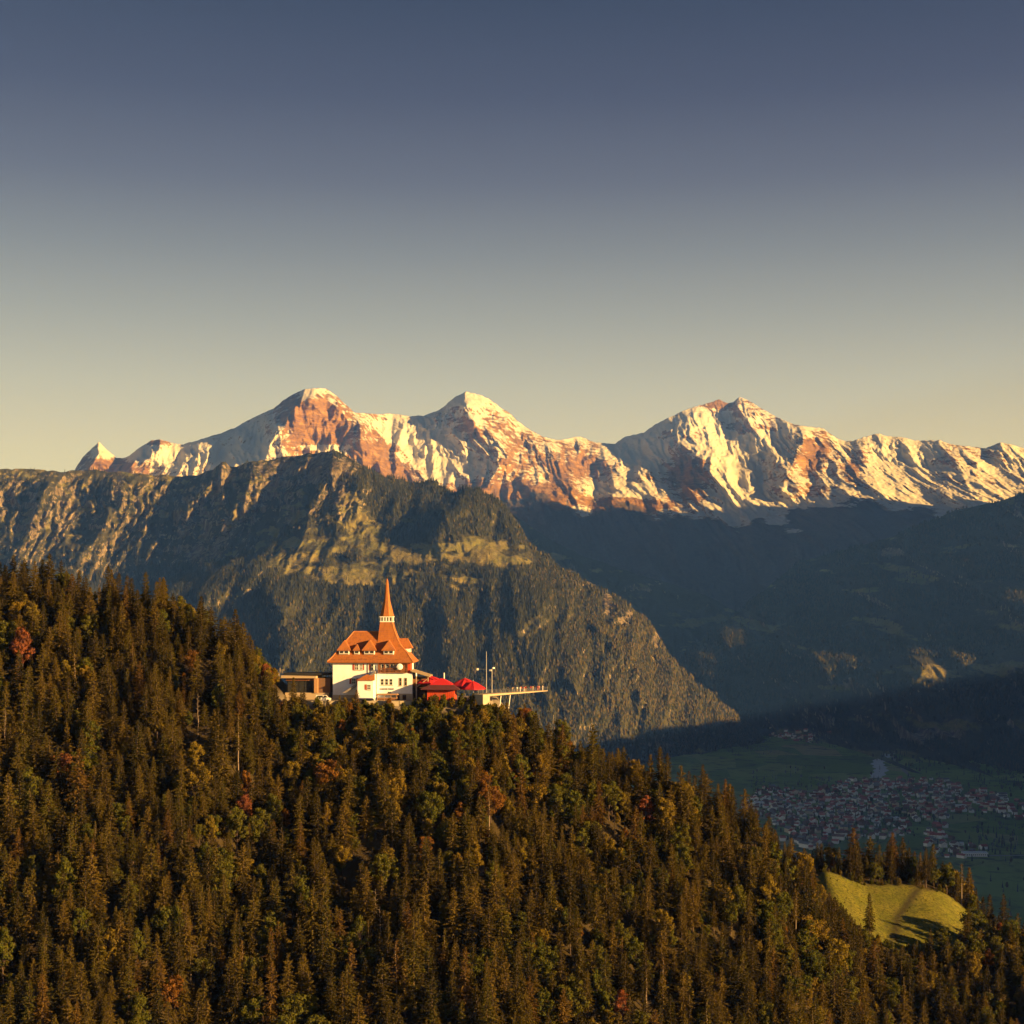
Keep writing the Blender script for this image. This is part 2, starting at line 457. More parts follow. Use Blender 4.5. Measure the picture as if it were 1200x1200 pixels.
mr_ = [([(432,556),(405,590),(345,630),(265,672),(190,705)], 42, 200),
       ([(395,530),(385,560),(372,590)], 26, 160), ([(300,541),(292,575),(262,610)], 26, 170), ([(258,540),(245,570),(220,600)], 20, 150),
       ([(560,574),(548,596),(520,618)], 40, 260), ([(600,604),(622,640),(626,700),(640,780)], 34, 140),
       ([(735,708),(722,760),(700,830)], 30, 130), ([(655,664),(665,720),(668,800)], 26, 120), ([(785,770),(790,800),(770,860)], 22, 110),
       ([(150,555),(135,600),(100,650)], 26, 120), ([(60,553),(45,600),(20,650)], 26, 120), ([(330,700),(345,780),(350,860)], 40, 130), ([(520,690),(530,760),(540,860)], 40, 120)]
wx = px + 9*fbm(px/30, py/30, 3, 141); wy = py + 6*fbm(px/30, py/30, 3, 147)
push = np.zeros_like(px)
for ln, w, a in mr_:
    push = np.maximum(push, a * np.clip(1 - seg_dist(wx, wy, ln) / w, 0, 1)**1.1)
rel = sstep(-1, 22, py - skyrow)
flat = np.exp(-((py - 655)/32)**2) * sstep(290, 350, px) * (1 - sstep(600, 650, px))
wxm = X0 + 110*fbm(X0/420, Z0/420, 3, 103)
n1 = ridged(wxm/360, (Z0 - .15*X0)/900, 6, 109)
n2 = ridged(wxm/120, Z0/300, 5, 123)
cliff = (1 - sstep(330, 470, px)) * (1 - sstep(640, 700, py))
push = push*(.3+.7*rel) + (150*(n1-.3)*(1-.7*flat)*(1-.5*cliff) + (55*(n2-.3)*(1+.35*cliff) + 26*(ridged(wxm/42, Z0/80, 3, 127)-.3))*(1-.75*flat))*(.15+.85*rel) + 85*cliff*(ridged(wxm/130, Z0/420, 6, 131)-.3)*rel
push += 55*cliff*np.abs(((Z0 + 45*fbm(X0/260, Z0/300, 3, 199))/72) % 1 - .5)*rel
P = to_world(px, py, Y)
P *= (1 - push/Y)[..., None]
P[..., 2] += 20*fbm(X0/90, Z0/90, 5, 161)
N = normals(P)
rock = .08 + .34*cliff*(1 - .5*sstep(600, 680, py)) + .55*cliff*(ridged(wxm/95, Z0/420, 5, 191)-.42) + .7*(.62 - N[..., 2]) + .28*fbm(X0/170, Z0/260, 4, 171) - .5*flat
rock += blob(px, py, [(690,682,12,8,.55),(712,704,10,14,.7),(735,722,10,14,.6),(748,716,8,8,.5),(768,752,6,14,.6),(235,650,30,14,.45),(225,648,8,8,.6),(330,548,60,12,.4),(395,546,50,16,.5),(470,568,45,9,.45),(400,580,10,22,.4),(715,725,12,12,.4)])
mead = .08 + blob(px, py, [(412,598,14,26,1.0),(428,628,20,16,1.0),(345,637,18,6,.9),(400,672,45,9,.95),(440,680,50,10,.95),(352,655,26,5,.7),(520,640,80,8,.6),(560,640,26,9,.9),(570,656,46,7,1.0),(605,658,14,5,.9),(545,680,18,6,.95),(535,690,16,4,.8),(475,610,12,8,.8),(470,655,30,8,.6),(505,655,18,12,.5),(330,662,20,5,.6),(390,648,18,6,.4),
   (380,740,240,45,-.9),(480,560,120,20,-.4),(150,650,140,60,-.3),(750,800,150,70,-.7)]) + .10*flat + .55*cliff*sstep(-.35, .25, fbm(X0/110, Z0/170, 4, 195)) + .2*sstep(640, 740, px) + .95*fbm(X0/95, Z0/42, 4, 181) - .12
back = P[:1].copy(); back[..., 1] += 1500; back[..., 2] -= 1300
b2 = P[:1].copy(); b2[..., 1] += 250; b2[..., 2] -= 90
PM = np.concatenate([back, b2, P])
o = link('wooded_mountain', grid_mesh('wooded_mountain', PM, [M_MID], {'rock': ext(rock), 'meadow': ext(mead)}))
tag(o, 'forested mountain with brown cliffs and alpine meadows behind the restaurant', kind='structure')
MID = dict(P=P, px=px, py=py, rock=rock, mead=mead, N=N)

# ---- dark valley sides on the right: a nearer big slope and the ridge across the gap
def slope_mesh(name, curves, cols, rows, seed, lab, amp=1.0):
    px, py, Y = loft(curves, cols, rows)
    X0 = (px-600)/F*Y; Z0 = (HY-py)/F*Y
    sk = np.interp(px, [q[0] for q in curves[0]], [q[1] for q in curves[0]])
    rel = sstep(-1, 20, py - sk)
    w = X0 + 150*fbm(X0/500, Z0/500, 3, seed)
    n1 = ridged(w/520, (Z0 + .2*X0)/1000, 6, seed+3); n2 = ridged(w/140, Z0/260, 5, seed+7)
    push = (330*(n1-.3) + 70*(n2-.3))*(.12+.88*rel)*amp
    P = to_world(px, py, Y); P *= (1-push/Y)[..., None]
    P[..., 2] += 10*fbm(X0/90, Z0/90, 4, seed+11)
    N = normals(P)
    rock = .12 + .8*(.58-N[..., 2]) + .45*fbm(X0/260, Z0/160, 5, seed+15)
    mead = .14 + 1.1*fbm(X0/300, Z0/110, 5, seed+19)
    return P, px, py, rock, mead, N
r1 = [(560,585,11800),(600,602,11500),(640,630,10900),(680,650,10600),(715,662,10400),(746,673,10300),(790,685,10200),(830,699,10100),(865,718,10050),(895,742,10000),(930,770,9900)]
r2 = [(560,700,10000),(640,730,9700),(700,740,9500),(746,745,9400),(790,755,9300),(830,765,9300),(865,775,9300),(895,785,9300),(930,800,9300)]
r3 = [(560,850,8000),(700,850,8000),(800,850,8000),(930,850,8000)]
P, px, py, rock, mead, N = slope_mesh('g', [r1, r2, r3], np.linspace(560, 930, 240), [80, 60], 203, '')
rock += blob(px, py, [(758,690,9,10,.6),(775,682,10,6,.4),(700,650,20,8,.3)])
back = P[:1].copy(); back[..., 1] += 1200; back[..., 2] -= 1200
o = link('valley_ridge', grid_mesh('valley_ridge', np.concatenate([back, P]), [M_MID], {'rock': np.concatenate([rock[:1], rock]), 'meadow': np.concatenate([mead[:1], mead])}))
tag(o, 'shaded hazy ridge behind the wooded mountain spur', kind='structure')
RIDGE = dict(P=P, px=px, py=py, rock=rock, mead=mead, N=N)

q1 = [(770,790,8300),(815,757,8600),(850,728,8900),(885,700,9200),(934,660,9700),(960,652,9800),(1000,642,9800),(1040,630,9700),(1075,617,9500),(1090,611,9400),(1120,598,9200),(1150,591,9100),(1175,586,9000),(1190,581,9000),(1215,572,9000),(1300,545,9100),(1420,500,9300)]
q2 = [(770,815,7900),(850,770,8200),(934,715,8700),(1000,690,8700),(1090,680,8400),(1190,665,8000),(1300,640,7900),(1420,600,8000)]
q3 = [(770,838,7700),(850,815,7700),(934,785,7700),(1000,775,7500),(1090,775,7200),(1190,770,6900),(1300,760,6800),(1420,740,6800)]
q4 = [(770,862,7500),(850,862,7400),(934,864,7200),(1000,866,7000),(1090,872,6600),(1190,880,6300),(1300,880,6300),(1420,880,6300)]
q5 = [(770,900,6400),(850,893,6500),(934,891,6500),(1000,896,6200),(1090,908,5800),(1190,930,5300),(1300,930,5300),(1420,930,5300)]
P, px, py, rock, mead, N = slope_mesh('g', [q1, q2, q3, q4, q5], np.linspace(770, 1420, 520), [70, 50, 50, 30], 303, '')
rock += blob(px, py, [(1085,862,26,7,1.2),(1115,860,14,5,.8),(1045,648,13,6,1.3),(1192,598,6,10,1.0),(905,690,10,20,.5),(930,660,12,8,.4),(1180,745,10,12,.3),(1150,820,10,8,.45)])
mead += blob(px, py, [(935,865,26,8,.9),(900,872,26,6,.6),(960,872,20,6,.5),(1040,885,40,6,.6)])
back = P[:1].copy(); back[..., 1] += 1500; back[..., 2] -= 1300
o = link('dark_valley_side', grid_mesh('dark_valley_side', np.concatenate([back, P]), [M_MID], {'rock': np.concatenate([rock[:1], rock]), 'meadow': np.concatenate([mead[:1], mead])}))
tag(o, 'huge shaded blue wooded mountainside right of the valley', kind='structure')
SIDE = dict(P=P, px=px, py=py, rock=rock, mead=mead, N=N)

# ---- the mountain chain west of the valley, right of the picture: its shadow fills the valley
sh, ch = math.sin(SUN_BACK), math.cos(SUN_BACK)
s_ = np.linspace(2300, 17500, 260); r_ = np.linspace(-3600, 3000, 120)
S, Rr = np.meshgrid(s_, r_, indexing='ij')
crest_z = np.interp(S, [2300,2900,3400,5200,6850,7400,8100,8950,9450,10500,12700,13850,14900,15800,17500], [-640,-300,60,90,60,150,380,850,1750,2050,2450,2520,2180,1850,1400])
crest_r = np.interp(S, [2300,3400,6850,8900,12700,13850,14900,17500], [-500,-450,-400,-300,100,0,-400,-600])
crest_z = crest_z + 230*fbm(S/620, S*0, 5, 401)*sstep(8000, 10000, S)
H = crest_z - (.85+.45*sstep(7500, 10500, S))*np.abs(Rr - crest_r - 120*fbm(S/900, Rr/900, 3, 405)) + 60*(ridged(S/500, Rr/500, 5, 409)-.4)*sstep(50, 600, np.abs(Rr-crest_r))
H = np.maximum(H, -660 + 6*fbm(S/300, Rr/300, 3, 411))
P = np.stack([ch*S - sh*Rr, sh*S + ch*Rr, H], -1)
P = np.stack([ch*S - sh*Rr, sh*S + ch*Rr, H], -1)
N = normals(P)
o = link('western_mountains', grid_mesh('western_mountains', P[:, ::-1], [M_MID], {'rock': (.1+.6*(.6-N[..., 2]))[:, ::-1], 'meadow': (-.2+.6*fbm(S/300, Rr/200, 4, 421))[:, ::-1]}))
tag(o, 'mountain chain beyond the right edge that shades the valley', kind='structure')

# ---- valley floor
VZ = -620.0
def mat_valley():
    m, nt, out = newmat('valley_fields'); k = NT(nt); p = k.pos()
    vo = k.n('ShaderNodeTexVoronoi'); vo.inputs['Scale'].default_value = .006; k.l(k.mapping(p, (1, .55, 0)), vo.inputs['Vector'])
    sep = k.n('ShaderNodeSeparateColor'); k.l(vo.outputs['Color'], sep.inputs[0])
    c = k.ramp(sep.outputs[0], [(0, (.11, .16, .035)), (.3, (.19, .27, .06)), (.5, (.26, .30, .09)), (.7, (.14, .21, .05)), (.85, (.22, .30, .07)), (1, (.32, .28, .13))])
    n = k.noise(.02, 5, p)
    c = k.mix(k.mr(n, .5, .75), c, (.05, .06, .028))
    k.bsdf(c, .95, None, .05, 0, out); return m
bm = MB()
nn = 40
xs = np.concatenate([np.linspace(-45000, -4000, 8), np.linspace(-3000, 5000, 80), np.linspace(6000, 45000, 8)])
ys = np.concatenate([np.linspace(-30000, -1000, 6), np.linspace(500, 9000, 80), np.linspace(10000, 60000, 8)])
gx, gy = np.meshgrid(xs, ys, indexing='ij')
vz = VZ + 3*fbm(gx/600, gy/600, 3, 501)
o = link('valley_floor', grid_mesh('valley_floor', np.stack([gx, gy, vz], -1), [mat_valley()]))
tag(o, 'flat green valley floor with fields around the town', kind='structure')
def vfloor(x, y): return VZ + 3*fbm(np.asarray(x)/600, np.asarray(y)/600, 3, 501)
def on_floor(px, py):
    Yd = -VZ * F / (py - HY)
    return (px-600)/F*Yd, Yd
def strip(name, pts, w, mat, dz, lab):
    q = [Vector((*on_floor(a, b), 0)) for a, b in pts]
    # resample
    fine = []
    for a, b in zip(q[:-1], q[1:]):
        for t in np.linspace(0, 1, 14, endpoint=False): fine.append(a.lerp(b, t))
    fine.append(q[-1])
    row = []
    for i, p in enumerate(fine):
        d = (fine[min(i+1, len(fine)-1)] - fine[max(i-1, 0)]).normalized(); nrm = Vector((-d.y, d.x, 0))
        ww = w*(1+.25*math.sin(i*.9))
        row.append([(p + nrm*s*ww/2) for s in (1, -1)])
    A = np.array([[[v.x, v.y, 0] for v in r] for r in row]); A[..., 2] = vfloor(A[..., 0], A[..., 1]) + dz
    o = link(name, grid_mesh(name, A, [mat])); return tag(o, lab, kind='structure')
M_RIVER = plain('river_water', (.75, .8, .85), .25, .1, .01, .5)
M_ROAD = plain('pale_road', (.24, .23, .21), .9, .15, .02)
strip('river', [(1048,878),(1036,886),(1028,895),(1033,902),(1026,912)], 48, M_RIVER, 1.2, 'pale glacial river entering the town')
strip('road', [(1040,880),(1052,895),(1066,910)], 14, M_ROAD, 1.0, 'pale straight road beside the river')
strip('road', [(950,1003),(1020,1000),(1090,1004),(1200,1003)], 14, M_ROAD, 1.0, 'field road below the town')
strip('road', [(880,938),(930,930),(980,924),(1040,915)], 14, M_ROAD, 1.6, 'road along the upper edge of town')

# ------------------------------------------------------------------ near hill
KX = [-900,-400,-202,-171,-142,-112.5,-88,-74,-5.5,6,27,54,81,99,114,130,165,200,260,500,900]
KY = [540,525,505,500,497,490,483,480,480,478,475,475,475,485,500,505,505,500,495,490,480]
KZ = [101,56,16,4.5,1.5,-4.5,-15.5,-29.3,-29.3,-42,-54,-61,-76,-94,-111,-115,-119,-129,-140,-190,-280]
def hill(x, y, noise=True):
    x = np.asarray(x, float); y = np.asarray(y, float)
    cyv = np.interp(x, KX, KY); czv = np.interp(x, KX, KZ)
    d = cyv - y
    front = czv - .76*np.maximum(d, 0)
    bench = sstep(96, 116, x) * (1 - sstep(230, 320, x))
    db = np.maximum(-d, 0)
    padw = sstep(-92, -80, x) * (1 - sstep(-3, 8, x))
    flatw = np.maximum(padw*36, 3)
    fall = -.78*np.maximum(db - flatw, 0)
    ben = .31*np.minimum(db, 50) + .5*sstep(2, 14, db)*fbm(x/14, y/14, 3, 611) - .42*np.maximum(db - 56, 0) - sstep(4, 30, db)*(.018*np.clip(x-150, 0, 22)**2 + .45*np.maximum(x-172, 0))
    z = front + np.where(db > 0, fall*(1-bench) + ben*bench, 0)
    if noise:
        w = (1-padw*sstep(-6, 6, -d)*1.0) * sstep(3, 30, np.abs(d)+12*(1-bench))
        z = z + w*(1-.8*bench*sstep(-5, 5, -d))*(6.5*fbm(x/52, y/75, 4, 601) + 3*(ridged(x/30, y/90, 3, 605)-.4))
    return np.maximum(z, -700)
def meadow_mask(x, y):
    return sstep(-3, 3, y-506-1.5*np.maximum(118-x, 0)) * (1-sstep(550, 556, y+3*pn(x/9, y/9))) * sstep(103, 108, x) * (1-sstep(-3, 3, x-(142+(y-506)*1.4)+4*pn(x/11, y/11, 3)))
def mat_hill():
    m, nt, out = newmat('forest_floor_and_meadow'); k = NT(nt); p = k.pos()
    n = k.noise(.15, 5, p); n2 = k.noise(1.2, 4, p)
    floor = k.mix(n, (.03, .022, .012), (.07, .055, .025))
    g = k.mix(k.mr(n, .35, .65), (.125, .135, .018), (.185, .168, .026))
    g = k.mix(k.mr(n2, .42, .62), g, (.07, .075, .014)); g = k.mix(k.mr(k.noise(.5, 6, p, .7), .48, .7, 0, .7), g, (.19, .165, .045))
    wv = k.n('ShaderNodeTexWave'); wv.inputs['Scale'].default_value = .09; wv.inputs['Distortion'].default_value = 3.0; k.l(k.mapping(p, (.6, 1, 0)), wv.inputs['Vector'])
    g = k.mix(k.math('MULTIPLY', wv.outputs['Fac'], .35), g, (.085, .09, .02))
    pad = k.mix(n2, (.2, .17, .13), (.34, .29, .22))
    c = k.mix(k.attr('meadow'), floor, g)
    c = k.mix(k.attr('track'), c, (.045, .04, .02))
    c = k.mix(k.attr('pad'), c, pad)
    k.bsdf(c, .95, k.bump(n2, .4, .6), .05, 0, out); return m
xs = np.concatenate([np.linspace(-900, -270, 40), np.linspace(-260, 280, 300), np.linspace(290, 900, 36)])
ys = np.concatenate([np.linspace(-700, 330, 50), np.linspace(336, 660, 190), np.linspace(670, 1500, 50)])
gx, gy = np.meshgrid(xs, ys, indexing='ij')
gz = hill(gx, gy)
mm = meadow_mask(gx, gy)
trk = np.exp(-(seg_dist(gx, gy, [(131,512),(137,530),(146,545),(152,554)])/1.5)**2)
pad = sstep(-77, -74, gx)*(1-sstep(-6, 0, gx))*sstep(475, 478, gy)*(1-sstep(516, 520, gy))
M_HILL = mat_hill()
o = link('hill', grid_mesh('hill', np.stack([gx, gy, gz], -1), [M_HILL], {'meadow': mm, 'pad': pad, 'track': trk*mm}))
tag(o, 'steep forested hill in the foreground with a small sunlit meadow', kind='structure')

# ------------------------------------------------------------------ trees
M_BARK = plain('bark', (.10, .07, .05), .95, .3, 2.0)
M_PALE = plain('pale_dead_wood', (.26, .20, .15), .9, .2, 1.5)
FOL = {
 'spruce': foliage('spruce_needles', (.062, .064, .014), (.14, .096, .020), (.088, .067, .014)),
 'dark':   foliage('dark_needles', (.036, .036, .012), (.078, .058, .015), (.050, .040, .012)),
 'brown':  foliage('brown_needles', (.115, .066, .018), (.14, .088, .022), (.085, .055, .015)),
 'green':  foliage('green_leaves', (.070, .088, .016), (.115, .115, .020), (.085, .075, .014), .3),
 'gold':   foliage('golden_leaves', (.19, .125, .016), (.17, .135, .020), (.13, .10, .018), .3),
 'rust':   foliage('rust_leaves', (.20, .085, .018), (.18, .095, .022), (.14, .07, .018), .3),
 'red':    foliage('russet_leaves', (.20, .065, .03), (.18, .075, .03), (.14, .06, .03), .25),
}
def quads_mesh(name, V, mats, Vt=None, Ft=None):
    """V (n,4,3) leaf quads (slot 0)"""
    n = len(V)
    return fast_mesh(name, V.reshape(-1, 3), np.arange(n*4).reshape(n, 4), mats)
def trunk_mesh(name, H, r, seed, mat, limbs=None, bend=.15):
    g = np.random.default_rng(seed); mb = MB(); prev = np.array([0, 0, -2.0]); k = 6
    for i in range(k):
        t = (i+1)/k
        nx = np.array([g.normal(0, bend), g.normal(0, bend), H*t])
        mb.tube(prev, nx, r*(1-.9*i/k), r*(1-.9*(i+1)/k), 6, cap=(i == k-1)); prev = nx
    for (a, b, ra, rb) in (limbs or []): mb.tube(a, b, ra, rb, 5)
    return mb.mesh(name, mat)
def conifer_quads(seed, H, Rm, base=.12, step=.55, dens=1.0, ragged=.25):
    g = np.random.default_rng(seed); out = []
    z = base*H; side = g.random()*6
    while z < H*.985:
        t = (z - base*H)/(H*(1-base))
        env = Rm*((1-t)**.68)*(.55+.45*min(1, t/.12 + .3)) + .18
        env *= 1 + ragged*g.normal()*.6
        nb = int(max(4, (5 + 5*(1-t))*dens))
        for b in range(nb):
            az = side + 2*math.pi*b/nb + g.normal(0, .3)
            L = max(.25, env*g.uniform(.6, 1.18))
            if g.random() < .06: L *= .4
            el = (.45*t - .30*(1-t)) + g.normal(0, .1)
            d = np.array([math.cos(az)*math.cos(el), math.sin(az)*math.cos(el), math.sin(el)])
            lat = np.array([-math.sin(az), math.cos(az), 0])
            p0 = np.array([0, 0, z + g.normal(0, .12)])
            n = max(2, int(L/.5))
            for i in range(n):
                u = (i+.5)/n
                c = p0 + d*L*u + np.array([0, 0, -.10*L*u*u])
                if u < .25 and n > 3 and g.random() < .6: continue
                tl = (.30*L*(1-.75*u)+.28)*g.uniform(.8, 1.25)
                for s in (-1, 1):
                    dr = d*.65 + lat*s*.8 + np.array([0, 0, -.32+g.normal(0, .15)]); dr /= np.linalg.norm(dr)
                    wv = np.array([0, 0, 1.0])*.62 + lat*g.normal(0, .5) + d*.35; wv = wv - dr*wv.dot(dr); wv /= np.linalg.norm(wv)+1e-6
                    w = .17+.10*g.random()
                    a = c - dr*.1; m = c + dr*tl*.45; e = c + dr*tl
                    out.append([a, m + wv*w, e, m - wv*w])
            tip = p0 + d*L + np.array([0, 0, -.10*L])
            a = tip - d*.55
            out.append([a, (a+tip)/2 + lat*.2, tip+d*.15, (a+tip)/2 - lat*.2])
        z += step*g.uniform(.75, 1.25); side += 2.4
    for s in range(4):
        az = s*1.57; w = np.array([math.cos(az), math.sin(az), 0])*.16
        out.append([np.array([0, 0, H*.95])+w*0, np.array([0, 0, H*.965])+w, np.array([0, 0, H*1.02]), np.array([0, 0, H*.965])-w])
    return np.array(out)
def broad_quads(seed, H, Rm, nclump=34, per=75, leaf=.34, zc=.6, zr=.42):
    g = np.random.default_rng(seed); out = []; limbs = []
    for c in range(nclump):
        v = g.normal(size=3); v /= np.linalg.norm(v); q = g.random()**.45
        ctr = np.array([v[0]*Rm*q, v[1]*Rm*q, H*zc + v[2]*H*zr*q])
        sh_ = 1 - .35*max(0, (ctr[2]-H*zc)/(H*zr)); ctr[:2] *= sh_
        cr = Rm*g.uniform(.22, .42)
        limbs.append(((ctr[0]*.1, ctr[1]*.1, max(H*.2, ctr[2]*.62)), tuple(ctr), .10, .03))
        w = g.normal(size=(per, 3)); w /= np.linalg.norm(w, axis=1)[:, None]
        w[:, 2] = w[:, 2]*.8
        pts = ctr + w*cr*(g.random((per, 1))**.35)
        for p, nn_ in zip(pts, w):
            a = np.cross(nn_, g.normal(size=3)); a /= np.linalg.norm(a)+1e-6; b = np.cross(nn_ + .5*g.normal(size=3), a); b /= np.linalg.norm(b)+1e-6
            s = leaf*g.uniform(.6, 1.35)
            out.append([p-a*s, p-b*s*.75, p+a*s, p+b*s*.75])
    return np.array(out), limbs
TREES = []       # dict(kind, H, R, trunk mesh, crown meshes by foliage)
def add_variant(kind, H, Rm, tm, quads):
    TREES.append(dict(kind=kind, H=H, R=Rm, trunk=tm, q=quads, crown={}))
conif = [(23, 4.3, .10, .56, .26), (25, 3.9, .14, .58, .34), (21, 4.5, .08, .54, .24), (19, 3.7, .10, .54, .34), (26, 4.2, .20, .62, .42), (22, 3.3, .16, .58, .36), (16, 3.8, .06, .52, .26), (24, 4.9, .12, .6, .44), (21, 5.0, .1, .62, .5), (25, 3.5, .25, .6, .45), (18, 4.6, .05, .56, .38), (23, 4.0, .08, .6, .5)]
for i, (H, Rm, ba, st, rg) in enumerate(conif):
    add_variant('conifer', H, Rm, trunk_mesh('trunk', H*.97, .34, 900+i, M_BARK), conifer_quads(1000+i, H, Rm, ba, st, 1.0, rg))
for i, (H, Rm, zc, zr) in enumerate([(17, 4.6, .58, .40), (14, 4.0, .55, .42), (19, 4.2, .6, .38), (12, 3.8, .52, .45), (16, 5.2, .56, .40), (18, 5.6, .6, .36), (20, 4.8, .58, .40)]):
    q, lb = broad_quads(1100+i, H, Rm, 34+3*i, 72, .36, zc, zr)
    add_variant('broad', H, Rm, trunk_mesh('trunk', H*.7, .28, 950+i, M_BARK, lb[::2]), q)
# sparse pale pine-like tree and leafless russet one
add_variant('thin', 24, 2.2, trunk_mesh('trunk', 24, .30, 970, M_PALE), conifer_quads(1201, 24, 2.3, .45, .75, .7, .4))
add_variant('thin', 21, 2.0, trunk_mesh('trunk', 21, .28, 971, M_PALE), conifer_quads(1202, 21, 2.0, .55, .8, .7, .4))
snag_l = [((0, 0, z), (1.1*math.cos(z*3.1), 1.1*math.sin(z*3.1), z+.35), .05, .02) for z in np.arange(6, 17, .45)]
SNAG = trunk_mesh('trunk', 18, .2, 980, M_PALE, snag_l)
def crown_mesh(v, fol):
    t = TREES[v]
    if fol not in t['crown']:
        t['crown'][fol] = quads_mesh('crown', t['q'], [FOL[fol]])
    return t['crown'][fol]

# ---- positions on the hill
pts = []
cell = 4.0
for xi in np.arange(-250, 262, cell):
    for yi in np.arange(352, 606, cell*.86):
        pts.append((xi + random.uniform(-2.0, 2.0), yi + random.uniform(-1.8, 1.8)))
pts = np.array(pts)
x, y = pts[:, 0], pts[:, 1]
cyv = np.interp(x, KX, KY)
z = hill(x, y)
ok = (y < cyv + 14) | ((x > 104) & (y < 600))
ok &= meadow_mask(x, y) < .15
ok &= ~((x > -77) & (x < 3) & (y > 474))
ok &= ~((x > -84) & (x < -74) & (y > 492))                        # terrace
ok &= ~((x > -76) & (x < -2) & (y > 450) & (rng.random(len(x)) < .25))
ok &= (np.abs(x) < y*.36 + 22)
# where the photo shows gaps on the slope
ok &= fbm(x/26, y/34, 3, 701) > -.42
pts = pts[ok]; x, y, z = x[ok], y[ok], z[ok]
n = len(pts)
bn = fbm(x/38, y/48, 3, 711)
broad_p = np.clip(.24 + .6*bn, .06, .7)
near_pad = (x > -70) & (x < 22) & (y > 432)
broad_p = np.where(near_pad, .5, broad_p)
broad_p = np.where(x < -90, broad_p*.5, broad_p)
u = rng.random(n)
var = np.where(u < broad_p, 12 + rng.integers(0, 7, n), rng.integers(0, 12, n))
thin = rng.random(n) < .014
var = np.where(thin & ~near_pad, 19 + rng.integers(0, 2, n), var)
sc = (.38 + .42*rng.random(n)**1.4)*(1 + .3*fbm(x/45, y/45, 3, 715))
sc = np.where(var >= 19, sc*1.1, sc)
# trees under the terrace stay below its edge, and the slope right of it stays open
Hs = np.array([t['H'] for t in TREES])
edge = np.interp(x, [-95, -84, -76, -68, -5, 6, 14, 24], [60, 18, 9, 1.2, .8, 2.5, 2, 60])
room = (-29.3 + edge) - z
lim = (x > -95) & (x < 20) & (y > 425)
var = np.where(lim & (room < 9), 12 + rng.integers(0, 7, n), var)
sc = np.where(lim, np.minimum(sc, np.maximum(room*rng.uniform(.7, 1.0, n), 2.2)/Hs[var]), sc)
# trees just below the meadow are lower
bt = (x > 104) & (y > 548)
sc = np.where(bt, np.minimum(sc, ((HY - 985 + rng.uniform(-22, 14, n))/F*y - z)/Hs[var]), sc)
sc = np.maximum(sc, .12)
low_t = (x > 100) & (x < 160) & (y > 478) & (y < 514)
topy = np.interp(600 + x*F/y, [950, 975, 1000, 1030, 1052, 1080, 1110, 1150, 1200], [1030, 1050, 1075, 1106, 1112, 1092, 1072, 1045, 1020])   # the meadow stays open above this line
roomm = (HY - topy)/F*y - z
sc = np.where((x > 98) & (y > 425) & (y < 548), np.minimum(sc, np.maximum(roomm*rng.uniform(.75, 1.12, n), 3.0)/Hs[var]), sc)
FN = ['spruce', 'dark', 'brown', 'green', 'gold', 'rust', 'red']
fu = rng.random(n); patch = fbm(x/30, y/36, 3, 721)
fol = np.empty(n, object)
for i in range(n):
    if var[i] < 12:
        fol[i] = 'dark' if fu[i] < .44 - .6*patch[i] else ('spruce' if fu[i] < .94 else 'brown')
    elif var[i] < 19:
        fol[i] = 'green' if fu[i] < .70 else ('gold' if fu[i] < .955 else ('rust' if fu[i] < .993 else 'red'))
    else:
        fol[i] = 'brown' if fu[i] < .4 else 'spruce'
rot = rng.random(n)*6.28
extra = []   # hand placed: px, py of the foot, depth, variant, foliage, height, label
def put(px_, Yd, v, fo, Hm, lab, dxy=None):
    X = (px_-600)/F*Yd; extra.append((X, Yd, v, fo, Hm, lab))
put(26, 468, 13, 'red', 15, 'large russet autumn tree at the left edge of the slope')
put(225, 470, 12, 'rust', 11, 'orange autumn tree on the upper left slope below the skyline spruces')
put(1019, 511, 0, 'spruce', 14, 'lone small spruce standing in the sunlit meadow')
put(1130, 570, 16, 'gold', 16, 'bright golden broadleaf tree right behind the meadow')
put(1000, 568, 7, 'brown', 20, 'sunlit tall twin-topped spruce behind the left end of meadow')
put(1046, 561, 0, 'brown', 18, 'broad sunlit spruce at the upper edge of meadow by the stones')
put(975, 572, 12, 'gold', 14, 'golden treetop left of the tall spruces behind the meadow')
put(288, 440, 13, 'rust', 9, 'small orange autumn tree in the middle of the left slope')
put(500, 425, 12, 'rust', 9, 'bright orange autumn tree on slope below the restaurant')
put(745, 452, 2, 'brown', 15, 'orange-brown larch right of centre on the slope')
put(730, 398, 14, 'red', 10, 'dark red autumn tree near the bottom right of centre')
ex = np.array([(e[0], e[1]) for e in extra])
keep = np.ones(n, bool)
for (X, Yd) in ex: keep &= np.hypot(x-X, y-Yd) > 4.5
x, y, z, var, sc, fol, rot = x[keep], y[keep], z[keep], var[keep], sc[keep], fol[keep], rot[keep]
lab0 = np.array([None]*len(x) + [e[5] for e in extra], object)
x = np.concatenate([x, ex[:, 0]]); y = np.concatenate([y, ex[:, 1]]); z = hill(x, y)
var = np.concatenate([var, [e[2] for e in extra]]); fol = np.concatenate([fol, np.array([e[3] for e in extra], object)])
sc = np.concatenate([sc, [e[4]/TREES[e[2]]['H'] for e in extra]]); rot = np.concatenate([rot, np.linspace(0, 6, len(extra))])
n = len(x)
